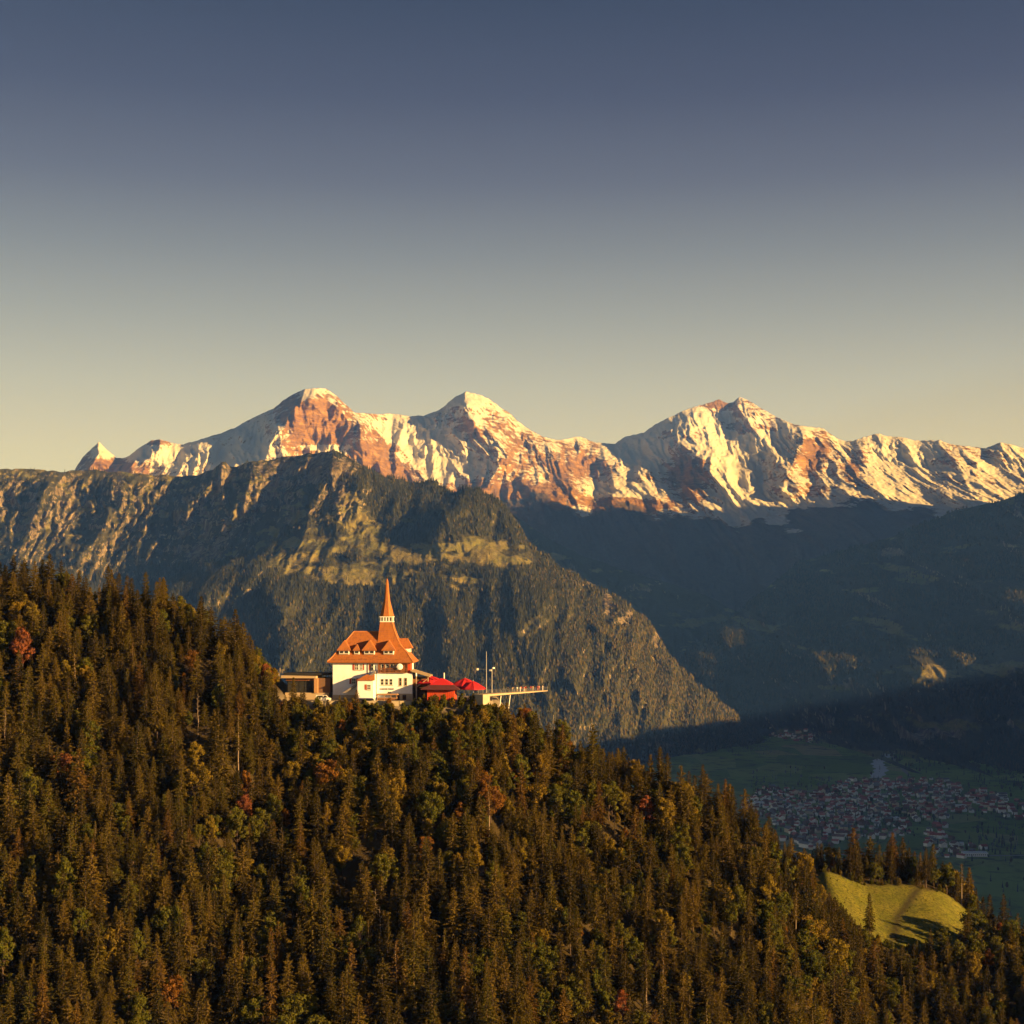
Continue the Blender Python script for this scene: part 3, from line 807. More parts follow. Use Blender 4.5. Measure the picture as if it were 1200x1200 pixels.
# ---- which trees show largest: front-to-back id buffer at 600 px
Wb = 600; buf = np.zeros((Wb, Wb), bool); vis = np.zeros(n)
order = np.argsort(y)
for i in order:
    t = TREES[var[i]]; H_ = t['H']*sc[i]; R_ = t['R']*sc[i]
    k = F/2/y[i]; cxp = 300 + x[i]*k; y1 = HY/2 - z[i]*k; y0 = HY/2 - (z[i]+H_)*k
    ra, rb = int(max(0, y0)), int(min(Wb, y1)); 
    for r in range(ra, rb):
        f = (r-y0)/(y1-y0+1e-6)
        hw = R_*k*(f if var[i] < 12 or var[i] > 18 else math.sqrt(max(0, 1-(2*f-1)**2)))*.8
        a, b = int(max(0, cxp-hw)), int(min(Wb, cxp+hw+1))
        if b > a:
            seg = buf[r, a:b]; vis[i] += (~seg).sum(); seg[:] = True
rank = np.argsort(-vis)
chosen = set(int(i) for i in rank[:300 - len(extra)]) | set(range(n-len(extra), n))
def place_words(i):
    k = F/y[i]; X = 600 + x[i]*k; Yt = HY - (z[i] + TREES[var[i]]['H']*sc[i])*k
    if X > 900 and y[i] > 545: return 'behind the meadow'
    if X > 940: return 'below the meadow' if Yt < 1110 else 'in bottom right corner'
    if Yt > 1080: return 'in bottom left corner' if X < 200 else 'on bottom edge left of centre' if X < 450 else 'on bottom edge at centre' if X < 700 else 'on bottom edge right of centre'
    if X < 340 and Yt < 760: return 'on the left skyline'
    if X < 130: return 'near the left edge' if Yt < 920 else 'low at left edge'
    if X < 340: return 'on upper left slope' if Yt < 900 else 'on middle left slope' if Yt < 990 else 'on lower left slope'
    if X < 640: return 'just below the terrace' if Yt < 890 else 'on slope below restaurant' if Yt < 980 else 'low on central slope'
    if X < 790: return 'on ridge right of platform' if Yt < 930 else 'on slope right of centre' if Yt < 1010 else 'low right of centre'
    return 'on falling right ridge' if Yt < 1000 else 'on dark slope left of meadow'
ORD = ['leftmost', 'second from left', 'third from left', 'fourth from left', 'fifth from left', 'sixth from left', 'seventh from left', 'eighth from left', 'ninth from left', 'tenth from left', 'eleventh from left', 'twelfth from left', 'thirteenth from left', 'fourteenth from left', 'fifteenth from left', 'sixteenth from left']
def set_apart(objs):
    """objs: (object, picture column): number the look-alikes of one region from the left"""
    by = {}
    for o_, c_ in objs: by.setdefault(o_['label'], []).append((c_, o_))
    for lab_, l_ in by.items():
        if len(l_) < 2: continue
        l_.sort(key=lambda t_: t_[0])
        for k_, (c_, o_) in enumerate(l_): o_['label'] = lab_ + ', ' + ('rightmost' if k_ == len(l_)-1 else ORD[k_] if k_ < len(ORD) else '%dth from left' % (k_+1))
tree_objs = []
looks = {'spruce': 'olive green spruce', 'dark': 'dark green spruce', 'brown': 'brownish sunlit spruce'}
looksb = {'green': 'green broadleaf tree', 'gold': 'golden yellow broadleaf tree', 'rust': 'orange autumn broadleaf tree', 'red': 'russet red broadleaf tree'}
for i in sorted(chosen):
    v = int(var[i]); t = TREES[v]
    nm = {'conifer': 'spruce_tree', 'broad': 'broadleaf_tree', 'thin': 'bare_trunked_pine'}[t['kind']]
    root = empty(nm, (x[i], y[i], z[i]), rot[i]); root.scale = (sc[i]*(1+.15*math.sin(i)),)*2 + (sc[i],)
    link('trunk', t['trunk'], root); link('crown', crown_mesh(v, fol[i]), root)
    hh = t['H']*sc[i]
    sz = 'tall' if hh > 16 else ('small' if hh < 10.5 else 'mid-sized')
    if lab0[i]: lab = lab0[i]
    elif t['kind'] == 'conifer': lab = f"{sz} {looks[fol[i]]} {place_words(i)}"
    elif t['kind'] == 'broad': lab = f"{sz} {looksb[fol[i]]} {place_words(i)}"
    else: lab = f"{sz} thin conifer with pale bare trunk {place_words(i)}"
    tag(root, lab, 'tree', 'trees on the near hill'); tree_objs.append((root, x[i]/y[i]))
set_apart(tree_objs)
# leafless pale snags
for j, (px_, Yd, Hm) in enumerate([(232,452,13),(440,402,15),(445,400,12),(330,425,11),(6,440,12),(545,430,10),(88,455,12),(720,455,9),(880,440,10),(1160,487,9)]):
    X = (px_-600)/F*Yd; zz_ = float(hill(X, Yd))
    root = empty('dead_tree', (X, Yd, zz_), j); root.scale = (Hm/18,)*3
    link('trunk', SNAG, root)
    tag(root, ['pale bare dead trunk on the left slope above an orange tree', 'taller of two pale bare trunks below the restaurant near the bottom', 'shorter of two pale bare trunks below the restaurant near the bottom', 'pale bare dead trunk on the slope left of the restaurant', 'pale dead trunk at the far left edge', 'short pale dead trunk beneath the red parasols', 'slim pale dead trunk near the left russet tree', 'pale dead trunk on the ridge right of the platform', 'pale dead trunk on the dark slope left of the meadow', 'pale dead trunk in the bottom right corner'][j], 'dead tree', 'pale dead trunks')

edge_trees = [(418, 477.0, 6, 'brown', 7.5, 'brown small spruce in front of the restaurant porch'), (344, 474, 0, 'spruce', 12, 'spruce left of the flat-roofed pavilion front'), (356, 475.5, 3, 'dark', 7.5, 'dark small spruce in front of the flat-roofed pavilion'), (612, 474, 4, 'brown', 11.5, 'slim brown spruce under the viewing platform'), (588, 476.0, 15, 'gold', 5.5, 'yellow bush below the foot of the viewing platform'), (570, 476.5, 13, 'gold', 4.5, 'golden bush below the two masts'), (552, 477, 15, 'green', 4.2, 'green bush below the rightmost parasol'), (530, 477, 13, 'gold', 4.0, 'yellow-green bush below the red kiosk'), (512, 477, 15, 'green', 4.2, 'dark green bush below the red kiosk, left of the yellow one'), (492, 476.5, 13, 'green', 4.0, 'green bush at the terrace edge below the timber annex'), (600, 475, 16, 'rust', 6.0, 'orange bush under the viewing platform'), (436, 477.2, 15, 'gold', 3.2, 'low yellow bush right of the brown spruce at the porch'), (398, 477.4, 13, 'rust', 3.0, 'low reddish bush at the terrace edge by the van')]
for j, (px_, Yd, v, fo, Hm, lab) in enumerate(edge_trees):
    X = (px_-600)/F*Yd; s_ = Hm/TREES[v]['H']
    root = empty('spruce_tree' if v < 12 else 'bush', (X, Yd, float(hill(X, Yd))-.2), j*1.3); root.scale = (s_,)*3
    link('trunk', TREES[v]['trunk'], root); link('crown', crown_mesh(v, fo), root); tag(root, lab, 'tree' if v < 12 else 'bush', 'bushes and small trees at the terrace edge')
# ---- geometry-node scatter used for the uncountable remainder
def scatter(name, P3, idx, scl, rotz, protos, label):
    me = bpy.data.meshes.new(name); me.vertices.add(len(P3)); me.vertices.foreach_set('co', np.asarray(P3, np.float32).ravel())
    for nm, tp, v in (('vidx', 'INT', idx), ('vscl', 'FLOAT', scl), ('vrot', 'FLOAT', rotz)):
        a = me.attributes.new(nm, tp, 'POINT'); a.data.foreach_set('value', np.asarray(v, np.int32 if tp == 'INT' else np.float32))
    me.update()
    o = link(name, me)
    pc = bpy.data.collections.new(name + '_kinds')
    for k, mesh in enumerate(protos):
        q = bpy.data.objects.new('kind_%03d' % k, mesh); pc.objects.link(q)
    ng = bpy.data.node_groups.new(name, 'GeometryNodeTree')
    ng.interface.new_socket('Geometry', in_out='INPUT', socket_type='NodeSocketGeometry')
    ng.interface.new_socket('Geometry', in_out='OUTPUT', socket_type='NodeSocketGeometry')
    N_ = ng.nodes; gi = N_.new('NodeGroupInput'); go = N_.new('NodeGroupOutput')
    ci = N_.new('GeometryNodeCollectionInfo'); ci.inputs['Collection'].default_value = pc
    ci.inputs['Separate Children'].default_value = True; ci.inputs['Reset Children'].default_value = True
    ip = N_.new('GeometryNodeInstanceOnPoints'); ip.inputs['Pick Instance'].default_value = True
    def at(nm, tp):
        a = N_.new('GeometryNodeInputNamedAttribute'); a.data_type = tp; a.inputs['Name'].default_value = nm; return a.outputs['Attribute']
    cx = N_.new('ShaderNodeCombineXYZ'); ng.links.new(at('vrot', 'FLOAT'), cx.inputs['Z'])
    ng.links.new(gi.outputs[0], ip.inputs['Points']); ng.links.new(ci.outputs[0], ip.inputs['Instance'])
    ng.links.new(at('vidx', 'INT'), ip.inputs['Instance Index']); ng.links.new(cx.outputs[0], ip.inputs['Rotation']); ng.links.new(at('vscl', 'FLOAT'), ip.inputs['Scale'])
    ng.links.new(ip.outputs[0], go.inputs[0])
    md = o.modifiers.new('scatter', 'NODES'); md.node_group = ng
    return tag(o, label, kind='stuff')
def joined(v, fo):
    t = TREES[v]; a = t['trunk']; q = t['q']
    me = bpy.data.meshes.new('tree'); bm_ = bmesh.new(); bm_.from_mesh(a)
    for f in bm_.faces: f.material_index = 1
    bm_.to_mesh(me); bm_.free()
    # append quads quickly
    nv, nf_ = len(me.vertices), len(me.polygons)
    co = np.empty(nv*3, np.float32); me.vertices.foreach_get('co', co)
    lp = np.empty(len(me.loops), np.int32); me.loops.foreach_get('vertex_index', lp)
    ls = np.empty(nf_, np.int32); me.polygons.foreach_get('loop_start', ls)
    m2_ = bpy.data.meshes.new('tree'); k = len(q)
    m2_.vertices.add(nv + 4*k); m2_.vertices.foreach_set('co', np.concatenate([co, q.reshape(-1).astype(np.float32)]))
    m2_.loops.add(len(lp) + 4*k); m2_.loops.foreach_set('vertex_index', np.concatenate([lp, np.arange(nv, nv+4*k, dtype=np.int32)]))
    m2_.polygons.add(nf_ + k); m2_.polygons.foreach_set('loop_start', np.concatenate([ls, len(lp) + np.arange(0, 4*k, 4, dtype=np.int32)]))
    m2_.materials.append(FOL[fo]); m2_.materials.append(M_BARK if t['kind'] != 'thin' else M_PALE)
    m2_.polygons.foreach_set('material_index', np.concatenate([np.ones(nf_, np.int32), np.zeros(k, np.int32)]))
    m2_.update(calc_edges=True); bpy.data.meshes.remove(me)
    return m2_
rest = np.array([i for i in range(n) if i not in chosen])
keys = {}; protos = []
ix = []
for i in rest:
    kk = (int(var[i]), fol[i])
    if kk not in keys: keys[kk] = len(protos); protos.append(joined(*kk))
    ix.append(keys[kk])
scatter('forest', np.stack([x[rest], y[rest], z[rest]], -1), ix, sc[rest], rot[rest], protos, 'rest of the mixed autumn forest covering the near hill')
# undergrowth bushes on the slope so that no bare ground shows
ug = np.concatenate([rng.uniform([-215, 372], [235, 515], (2600, 2)), rng.uniform([-80, 455], [16, 478], (420, 2))]); gx_, gy_ = ug[:, 0], ug[:, 1]
kp = (np.abs(gx_) < gy_*.36+8) & (gy_ < np.interp(gx_, KX, KY)+2) & (meadow_mask(gx_, gy_) < .1) & ~((gx_ > -84) & (gx_ < 0) & (gy_ > 477.6))
gx_, gy_ = gx_[kp], gy_[kp]
bp = [crown_mesh(15, 'green'), crown_mesh(13, 'gold'), crown_mesh(15, 'rust'), crown_mesh(6, 'spruce'), crown_mesh(13, 'green')]
ui = rng.choice(5, len(gx_), p=[.32, .13, .07, .28, .2])
te = rng.uniform([100, 502], [190, 560], (2200, 2)); tm_ = meadow_mask(te[:, 0], te[:, 1])
ke = ((tm_ > .03) & (tm_ < .75)) | ((tm_ >= .75) & (rng.random(len(te)) < .10)); te = te[ke]
scatter('meadow_fringe', np.stack([te[:, 0], te[:, 1], hill(te[:, 0], te[:, 1])-.3], -1), rng.choice([0, 1, 3, 4], len(te)), np.where(meadow_mask(te[:, 0], te[:, 1]) > .75, rng.uniform(.02, .07, len(te)), rng.uniform(.06, .24, len(te))), rng.random(len(te))*6, bp, 'tufts and low bushes along the ragged edge of the meadow')
scatter('undergrowth', np.stack([gx_, gy_, hill(gx_, gy_)-.4], -1), ui, np.where((gx_ > -80) & (gx_ < 16) & (gy_ > 455), rng.uniform(.22, .40, len(gx_)), rng.uniform(.16, .38, len(gx_))), rng.random(len(gx_))*6, bp, 'low bushes and saplings between the trees of the near hill')

# ---- distant woods
def far_tree(seed, H, Rm, conical=True):
    g = np.random.default_rng(seed); V = []; Fq = []
    if conical:
        for lv, (zb, zt, rr) in enumerate([(.04, .5, 1.0), (.28, .74, .78), (.52, 1.0, .5)]):
            b = len(V); k = 6
            for i in range(k):
                a = 6.283*i/k + g.normal(0, .2); r = Rm*rr*g.uniform(.7, 1.2); V.append((r*math.cos(a), r*math.sin(a), H*zb+g.normal(0, .5)))
            V.append((g.normal(0, .15), g.normal(0, .15), H*zt))
            for i in range(k): Fq.append((b+i, b+(i+1) % k, b+k))
    else:
        b = 0; rings_ = [(.12, .5), (.4, 1.0), (.7, .85), (.92, .45)]
        for zf, rf in rings_:
            for i in range(6):
                a = 6.283*i/6 + g.normal(0, .15); r = Rm*rf*g.uniform(.75, 1.2); V.append((r*math.cos(a), r*math.sin(a), H*(zf+g.normal(0, .03))))
        V.append((0, 0, H))
        for rr in range(3):
            for i in range(6):
                p0, p1, p2, p3 = rr*6+i, rr*6+(i+1) % 6, rr*6+6+(i+1) % 6, rr*6+6+i; Fq += [(p0, p1, p2), (p0, p2, p3)]
        for i in range(6): Fq.append((18+i, 18+(i+1) % 6, 24))
    return np.array(V), np.array(Fq)
FF = {'a': foliage('far_spruce', (.028, .036, .015), (.058, .059, .023), (.042, .046, .018), .05),
      'b': foliage('far_autumn', (.10, .072, .027), (.082, .075, .029), (.062, .058, .023), .05)}
far_protos = []
for i in range(5):
    V, Fq = far_tree(1300+i, 27+2*i % 5, 4.3-.2*i); far_protos.append(fast_mesh('far_tree', V, Fq, [FF['a']]))
for i in range(3):
    V, Fq = far_tree(1310+i, 19+2*i, 6.0, False); far_protos.append(fast_mesh('far_tree', V, Fq, [FF['b' if i else 'a']]))
def wood_on(D, nt_, seed, prob):
    g = np.random.default_rng(seed); P_ = D['P']; r, c = P_.shape[:2]
    v1 = P_[1:, :-1]-P_[:-1, :-1]; v2 = P_[:-1, 1:]-P_[:-1, :-1]
    ar = np.abs(v1[..., 0]*v2[..., 1]-v1[..., 1]*v2[..., 0])            # plan area
    pr = (ar*prob[:-1, :-1]).ravel(); pr /= pr.sum()
    k = g.choice(len(pr), nt_, p=pr); ri, ci_ = np.divmod(k, c-1)
    a, b = g.random((2, nt_, 1))
    q = P_[ri, ci_] + a*v1[ri, ci_] + b*v2[ri, ci_]
    q[:, 2] -= 1.0
    return q, g, D['px'][ri, ci_], D['py'][ri, ci_]
inview = (MID['px'] > -40)*1.0
vis_m = inview*np.where((MID['px'] < 330) & (MID['py'] > 800), .2, 1)*np.where((MID['px'] < 560) & (MID['py'] > 850), .25, 1)*np.where(MID['py'] > 920, .4, 1)
wn_ = .5+.5*fbm(MID['P'][..., 0]/260, MID['P'][..., 2]/160, 4, 731)
pr_m = vis_m*np.clip(1.15-1.5*np.clip(MID['rock']-.12, 0, 1)*2.2, .03, 1)*np.where(MID['mead'] > .25, .012, 1)*np.where(MID['mead'] > .12, .45, 1)*(.22 + .78*sstep(.36, .56, wn_ + .25*fbm(MID['P'][..., 0]/70, MID['P'][..., 2]/60, 3, 735)))
clf = (1 - sstep(330, 470, MID['px']))*(1 - sstep(640, 700, MID['py']))
pr_m = pr_m*(1 - clf*(1 - .55*sstep(-.05, .3, fbm(MID['P'][..., 0]/130, MID['P'][..., 2]/220, 4, 751))))
q, g, qx, qy = wood_on(MID, 105000, 1, pr_m)
bro = np.clip(sstep(600, 760, qx)*.45 + .08 + .25*fbm(q[:, 0]/300, q[:, 2]/200, 3, 741), .02, .6)
ii = np.where(g.random(len(q)) < bro, 5+g.integers(0, 3, len(q)), g.integers(0, 5, len(q)))
scatter('mountain_forest', q, ii, g.uniform(.55, 1.1, len(q)), g.random(len(q))*6, far_protos, 'spruce woods covering the middle mountain')
pr_s = np.clip(1.1-2*np.clip(SIDE['rock']-.1, 0, 1), .03, 1)*np.where(SIDE['mead'] > .2, .04, 1)*(.2+.8*sstep(.38, .55, .5+.5*fbm(SIDE['P'][..., 0]/240, SIDE['P'][..., 2]/130, 4, 739)))*(SIDE['px'] < 1220)
q, g, qx, qy = wood_on(SIDE, 30000, 2, pr_s)
scatter('valley_side_forest', q, g.integers(0, 8, len(q)), g.uniform(.6, 1.1, len(q)), g.random(len(q))*6, far_protos, 'dark woods on the shaded mountainside right of the valley')
# ------------------------------------------------------------------ restaurant with spire
PADZ = -29.3
def roof_tiles():
    m, nt, out = newmat('orange_roof_tiles'); k = NT(nt); p = k.obj()
    n = k.noise(.8, 5, p); n2 = k.noise(5.0, 3, p)
    wv = k.n('ShaderNodeTexWave'); wv.bands_direction = 'Z'; wv.inputs['Scale'].default_value = .9; wv.inputs['Distortion'].default_value = .8; k.l(p, wv.inputs['Vector'])
    c = k.mix(n, (.36, .13, .032), (.50, .205, .06)); c = k.mix(k.mr(n2, .5, .8), c, (.38, .095, .03))
    c = k.mix(k.math('MULTIPLY', wv.outputs['Fac'], .55), c, (.22, .065, .025)); c = k.mix(k.mr(k.noise(.5, 6, k.mapping(p, (2.5, 2.5, .5)), .7), .47, .68, 0, .75), c, (.19, .075, .035))
    k.bsdf(c, .75, k.bump(k.math('ADD', wv.outputs['Fac'], k.math('MULTIPLY', n2, .6)), .06, .7), .25, 0, out); return m
def plaster():
    m, nt, out = newmat('white_plaster'); k = NT(nt); p = k.obj()
    c = k.mix(k.mr(k.noise(.35, 5, p), .35, .7), (.86, .88, .92), (.78, .79, .80))
    c = k.mix(k.mr(k.noise(1.0, 4, k.mapping(p, (2.5, 2.5, .25))), .58, .8, 0, .45), c, (.52, .49, .43))
    k.bsdf(c, .9, k.bump(k.noise(3, 5, p), .02, .5), .15, 0, out); return m
M_TILE, M_PLAST = roof_tiles(), plaster()
M_TIMB = plain('brown_timber', (.20, .085, .04), .8, .3, 1.2)
M_DTIMB = plain('dark_timber', (.05, .03, .022), .85, .3, 1.2)
M_SHUT = plain('red_shutter', (.36, .075, .035), .7, .15)
M_WHITE = plain('white_frame', (.75, .74, .70), .6, .08)
M_STONE = plain('beige_stone', (.42, .36, .26), .95, .25, .8, bump=.04)
M_GREY = plain('grey_slate', (.20, .185, .18), .8, .25, .9)
M_SHING = plain('weathered_shingle', (.33, .25, .155), .9, .25, 1.4, bump=.04)
M_DARK = plain('dark_roof_membrane', (.025, .026, .03), .7, .2)
M_TAN = plain('tan_cladding', (.42, .24, .12), .7, .15)
M_FASC = plain('pale_fascia', (.42, .33, .22), .7, .1)
M_WOODB = plain('brown_boards', (.17, .10, .062), .85, .2, 1.5)
M_STEEL = plain('galvanised_steel', (.28, .28, .28), .45, .1, 1, .5, .6)
M_RED = plain('red_canvas', (.46, .02, .028), .8, .12, .8)
M_REDP = plain('red_painted_boards', (.52, .065, .02), .7, .15, .8)
M_REDR = plain('dark_red_roof', (.10, .03, .035), .8, .2, .8)
M_TYRE = plain('black_rubber', (.02, .02, .02), .9, .1)
M_VAN = plain('white_car_paint', (.78, .77, .74), .3, .04, 1, .5)
m, nt, out = newmat('window_glass'); k = NT(nt); k.bsdf(k.mix(k.noise(1.2, 2, k.obj()), (.02, .024, .03), (.05, .05, .05)), .12, None, .5, 0, out); M_GLASS = m

rest_o = empty('mountain_restaurant', ((390-600)/F*493, 493.0, PADZ), R(-2.5))
tag(rest_o, 'white restaurant with orange tiled roof and slender spire on the terrace', 'building')
MB().box(0, 25.2, 0, 14, 0, 12.9).build('wall', M_PLAST, rest_o)
w2 = MB().box(14.6, 26.4, -.6, 13.6, -.3, 8.9).build('wall', M_PLAST, rest_o)
pl = MB(); pl.box(19.5, 26.6, -.78, 10, -.6, 2.1); pl.box(-.1, 8, -.15, 10, -.6, 1.6); pl.build('stone_base', M_STONE, rest_o)
pl = MB()
for x0 in (21.0, 23.2): pl.box(x0, x0+1.2, -.86, -.79, 0, 1.7)
pl.build('cellar_opening', M_DTIMB, rest_o)  # solid dark boxes, their colour stands in for the shade inside the openings
def rect_rings(mb, rings, mi=0):
    vs_ = []; fs = []
    for (x0, x1, y0, y1, z) in rings: vs_ += [(x0, y0, z), (x1, y0, z), (x1, y1, z), (x0, y1, z)]
    for k in range(len(rings)-1):
        for i in range(4): fs.append((4*k+i, 4*k+(i+1) % 4, 4*k+4+(i+1) % 4, 4*k+4+i))
    fs += [(3, 2, 1, 0), tuple(4*(len(rings)-1)+i for i in range(4))]
    return mb.add(vs_, fs, mi)
def courses(rings, step=.62, lip=.10):
    out_ = []
    for a_, b_ in zip(rings[:-1], rings[1:]):
        n_ = max(1, round((b_[4]-a_[4])/step))
        for i_ in range(n_):
            p_ = [a_[j]+(b_[j]-a_[j])*i_/n_ for j in range(5)]; q_ = [a_[j]+(b_[j]-a_[j])*(i_+1)/n_ for j in range(5)]
            out_.append((p_[0]-lip, p_[1]+lip, p_[2]-lip, p_[3]+lip, p_[4])); out_.append((q_[0], q_[1], q_[2], q_[3], q_[4]-.02))
    out_.append(rings[-1]); return out_
roof = rect_rings(MB(), courses([(-1.6, 26.7, -1.4, 15.4, 12.35), (-1.6, 26.7, -1.4, 15.4, 12.65), (-.4, 25.6, .2, 13.8, 13.9), (.9, 24.4, 1.6, 12.4, 15.6), (6.0, 17.5, 6.7, 7.3, 22.4)])).build('roof', M_TILE, rest_o)
cx_, cy_ = 17.1, 7.0
rr = [(14.2, 24.7, 2.7, 11.5, 15.3), (14.3, 22.6, 3.25, 10.9, 17.4), (14.4, 21.2, 4.3, 10.2, 19.4), (14.6, 20.3, 4.62, 9.65, 21.5), (14.85, 19.55, 4.82, 9.25, 23.6), (15.0, 19.2, 4.95, 9.1, 25.2), (15.1, 19.1, 5.0, 9.0, 25.8)]
tower = rect_rings(MB(), courses(rr)).build('tower_roof', M_TILE, rest_o)
sf = MB(); sf.box(-1.45, 26.55, -1.25, 15.25, 12.12, 12.34); sf.build('soffit', M_TIMB, rest_o)
# roof ridge caps
rc = MB(); rc.tube((6.0, 7, 22.45), (14.6, 7, 22.45), .16, n=6)
for q0, q1 in zip(rr[1:-1], rr[2:]): rc.tube((q0[1], q0[2], q0[4]+.04), (q1[1], q1[2], q1[4]+.04), .15, n=6)
rc.tube((25.6, .2, 13.95), (24.4, 1.6, 15.65), .15, n=6); rc.tube((24.4, 1.6, 15.65), (21.4, 3.9, 18.6), .15, n=6); rc.tube((26.7, -1.4, 12.7), (25.6, .2, 13.95), .15, n=6); rc.tube((-1.6, -1.4, 12.7), (-.4, .2, 13.95), .15, n=6)
rc.tube((-.4, .2, 13.95), (.9, 1.6, 15.65), .15, n=6); rc.tube((.9, 1.6, 15.65), (6.0, 6.7, 22.45), .15, n=6)
rc.build('ridge_tile', plain('ridge_tile', (.55, .22, .085), .8, .15), roof)
# lantern and spire
lan = MB(); lan.box(cx_-1.45, cx_+1.45, cy_-1.45, cy_+1.45, 25.7, 27.5); core = lan.build('lantern', M_DTIMB, rest_o)
cl = MB()
for i in range(5):
    q = -1.85 + i*.925
    for (a, b) in ((q, -1.85), (q, 1.85), (-1.85, q), (1.85, q)): cl.box(cx_+a-.22, cx_+a+.22, cy_+b-.22, cy_+b+.22, 25.85, 27.3)
cl.build('column', M_WHITE, core)
cl = MB(); cl.box(cx_-2.15, cx_+2.15, cy_-2.15, cy_+2.15, 25.6, 25.95); cl.box(cx_-2.2, cx_+2.2, cy_-2.2, cy_+2.2, 27.2, 27.5); cl.build('sill', M_WHITE, core)
sp = MB(); sp.rings([(2.45, 27.5), (2.45, 27.75), (2.2, 28.4), (1.95, 29.6), (1.45, 31.3), (1.05, 33.0), (.8, 35.2), (.6, 37.5), (.42, 39.3), (.1, 40.1)], 8, cx_, cy_, R(22.5))
spire = sp.build('spire', M_TILE, rest_o)
fi = MB(); fi.tube((cx_, cy_, 39.9), (cx_, cy_, 41.8), .09, .05, 6); fi.rings([(.05, 40.2), (.26, 40.4), (.26, 40.6), (.05, 40.8)], 8, cx_, cy_); fi.build('finial', M_DARK, spire)

def window(parent, x, z, w, h, y, nx=2, nz=2, shutters=0, frame=None, ry=0):
    f = MB(); t = .13
    f.box(x, x+w, y-.10, y-.005, z, z+t); f.box(x, x+w, y-.10, y-.005, z+h-t, z+h); f.box(x, x+t, y-.10, y-.005, z+t, z+h-t); f.box(x+w-t, x+w, y-.10, y-.005, z+t, z+h-t)
    iw = (w-2*t)
    for i in range(1, nx): f.box(x+t+iw*i/nx-.06, x+t+iw*i/nx+.06, y-.095, y-.008, z+t, z+h-t)
    for j in range(1, nz): f.box(x+t, x+w-t, y-.09, y-.011, z+h*j/nz-.06, z+h*j/nz+.06)
    fo = f.build('window', frame or M_WHITE, parent)
    MB().box(x+t*.5, x+w-t*.5, y-.045, y-.015, z+t*.5, z+h-t*.5).build('pane', M_GLASS, fo)
    MB().box(x-.12, x+w+.12, y-.22, y-.006, z-.14, z-.01).build('sill', M_STONE, fo)
    sw = w*.5
    if shutters & 1: MB().box(x-sw-.06, x-.06, y-.085, y-.004, z, z+h).build('shutter', M_SHUT, fo)
    if shutters & 2: MB().box(x+w+.06, x+w+sw+.06, y-.085, y-.004, z, z+h).build('shutter', M_SHUT, fo)
    return fo
window(rest_o, 7.3, 9.8, 1.3, 2.1, 0, shutters=1); window(rest_o, 9.0, 9.8, .9, 2.1, 0, shutters=2)
window(rest_o, 12.6, 9.8, 1.0, 2.1, 0, 1, 2, shutters=1)
window(rest_o, 6.3, 5.2, 1.4, 1.9, 0, shutters=3); window(rest_o, 2.4, 5.2, 1.2, 1.8, 0) if False else None
for i in range(3): window(rest_o, 15.9+i*1.45, 4.9, 1.15, 2.1, -.6, 1, 2)
for i in range(2): window(rest_o, 22.0+i*1.75, 4.7, .95, 2.6, -.6, 1, 2, frame=M_FASC)
for i in range(3): window(rest_o, 0, 0, 1, 1, 0) if False else None
# timber loggia
lg = MB(); lg.box(15.2, 24.9, -1.5, -.02, 8.95, 9.25); lg.box(15.2, 24.9, -1.52, -1.38, 10.35, 10.55); lg.box(15.2, 24.9, -1.5, -1.38, 9.75, 9.85)
for i in range(6): lg.box(15.2+i*1.9, 15.4+i*1.9, -1.5, -1.3, 9.25, 12.1)
for i in range(18): lg.box(15.45+i*.53, 15.6+i*.53, -1.47, -1.41, 9.25, 10.35)
log_o = lg.build('balcony', M_TIMB, rest_o)
MB().box(15.0, 25.5, -.14, -.012, 9.0, 12.1).build('timber_wall', M_TIMB, rest_o)
for i in range(4): window(rest_o, 16.0+i*1.5, 9.9, 1.15, 1.9, -.14, 1, 2)
ds = MB(); ds.rings([(1.05, 0), (.95, .15), (.5, .38), (.05, .45)], 16); d_o = ds.build('satellite_dish', M_WHITE, log_o, (22.4, -1.75, 11.0)); d_o.rotation_euler = (R(80), 0, R(15))
MB().box(24.9, 25.75, -.55, 5, 9.0, 12.1).build('corner_boarding', M_REDP, rest_o)
# downpipe
pp = MB(); pp.tube((11.6, -.12, .5), (11.6, -.12, 12.2), .10, n=6); pp.tube((14.5, -.72, .2), (14.5, -.72, 8.8), .10, n=6); pp.build('downpipe', M_GREY, rest_o)
# porch with the covered stair
pc_ = MB().prism([(8.2, -.4), (14.35, -.4), (14.35, 8.6), (8.2, 5.0)], -3.0, -.02); porch = pc_.build('porch', M_PLAST, rest_o)
MB().prism([(3.7, 2.5), (4.9, 2.5), (14.5, 8.85), (14.5, 9.6)], -3.5, -.01).build('stair_roof', M_GREY, porch)
MB().prism([(8.9, -.4), (14.0, -.4), (14.0, 6.6), (8.9, 6.6)], -4.6, -3.01).build('bay', M_PLAST, porch)
hp = MB(); hp.add([(8.4, -5.1, 6.6), (14.4, -5.1, 6.6), (14.4, -2.9, 6.6), (8.4, -2.9, 6.6), (11.6, -3.2, 8.5), (14.4, -3.2, 8.5)], [(0, 1, 5, 4), (1, 2, 5), (0, 4, 3), (3, 4, 5, 2), (3, 2, 1, 0)]); hp.build('porch_roof', M_TILE, porch)
window(porch, 12.0, 3.6, 1.3, 1.7, -4.6, 2, 2, shutters=1)
MB().box(8.8, 14.1, -4.68, -3.02, -1, .6).build('plinth', M_GREY, porch)
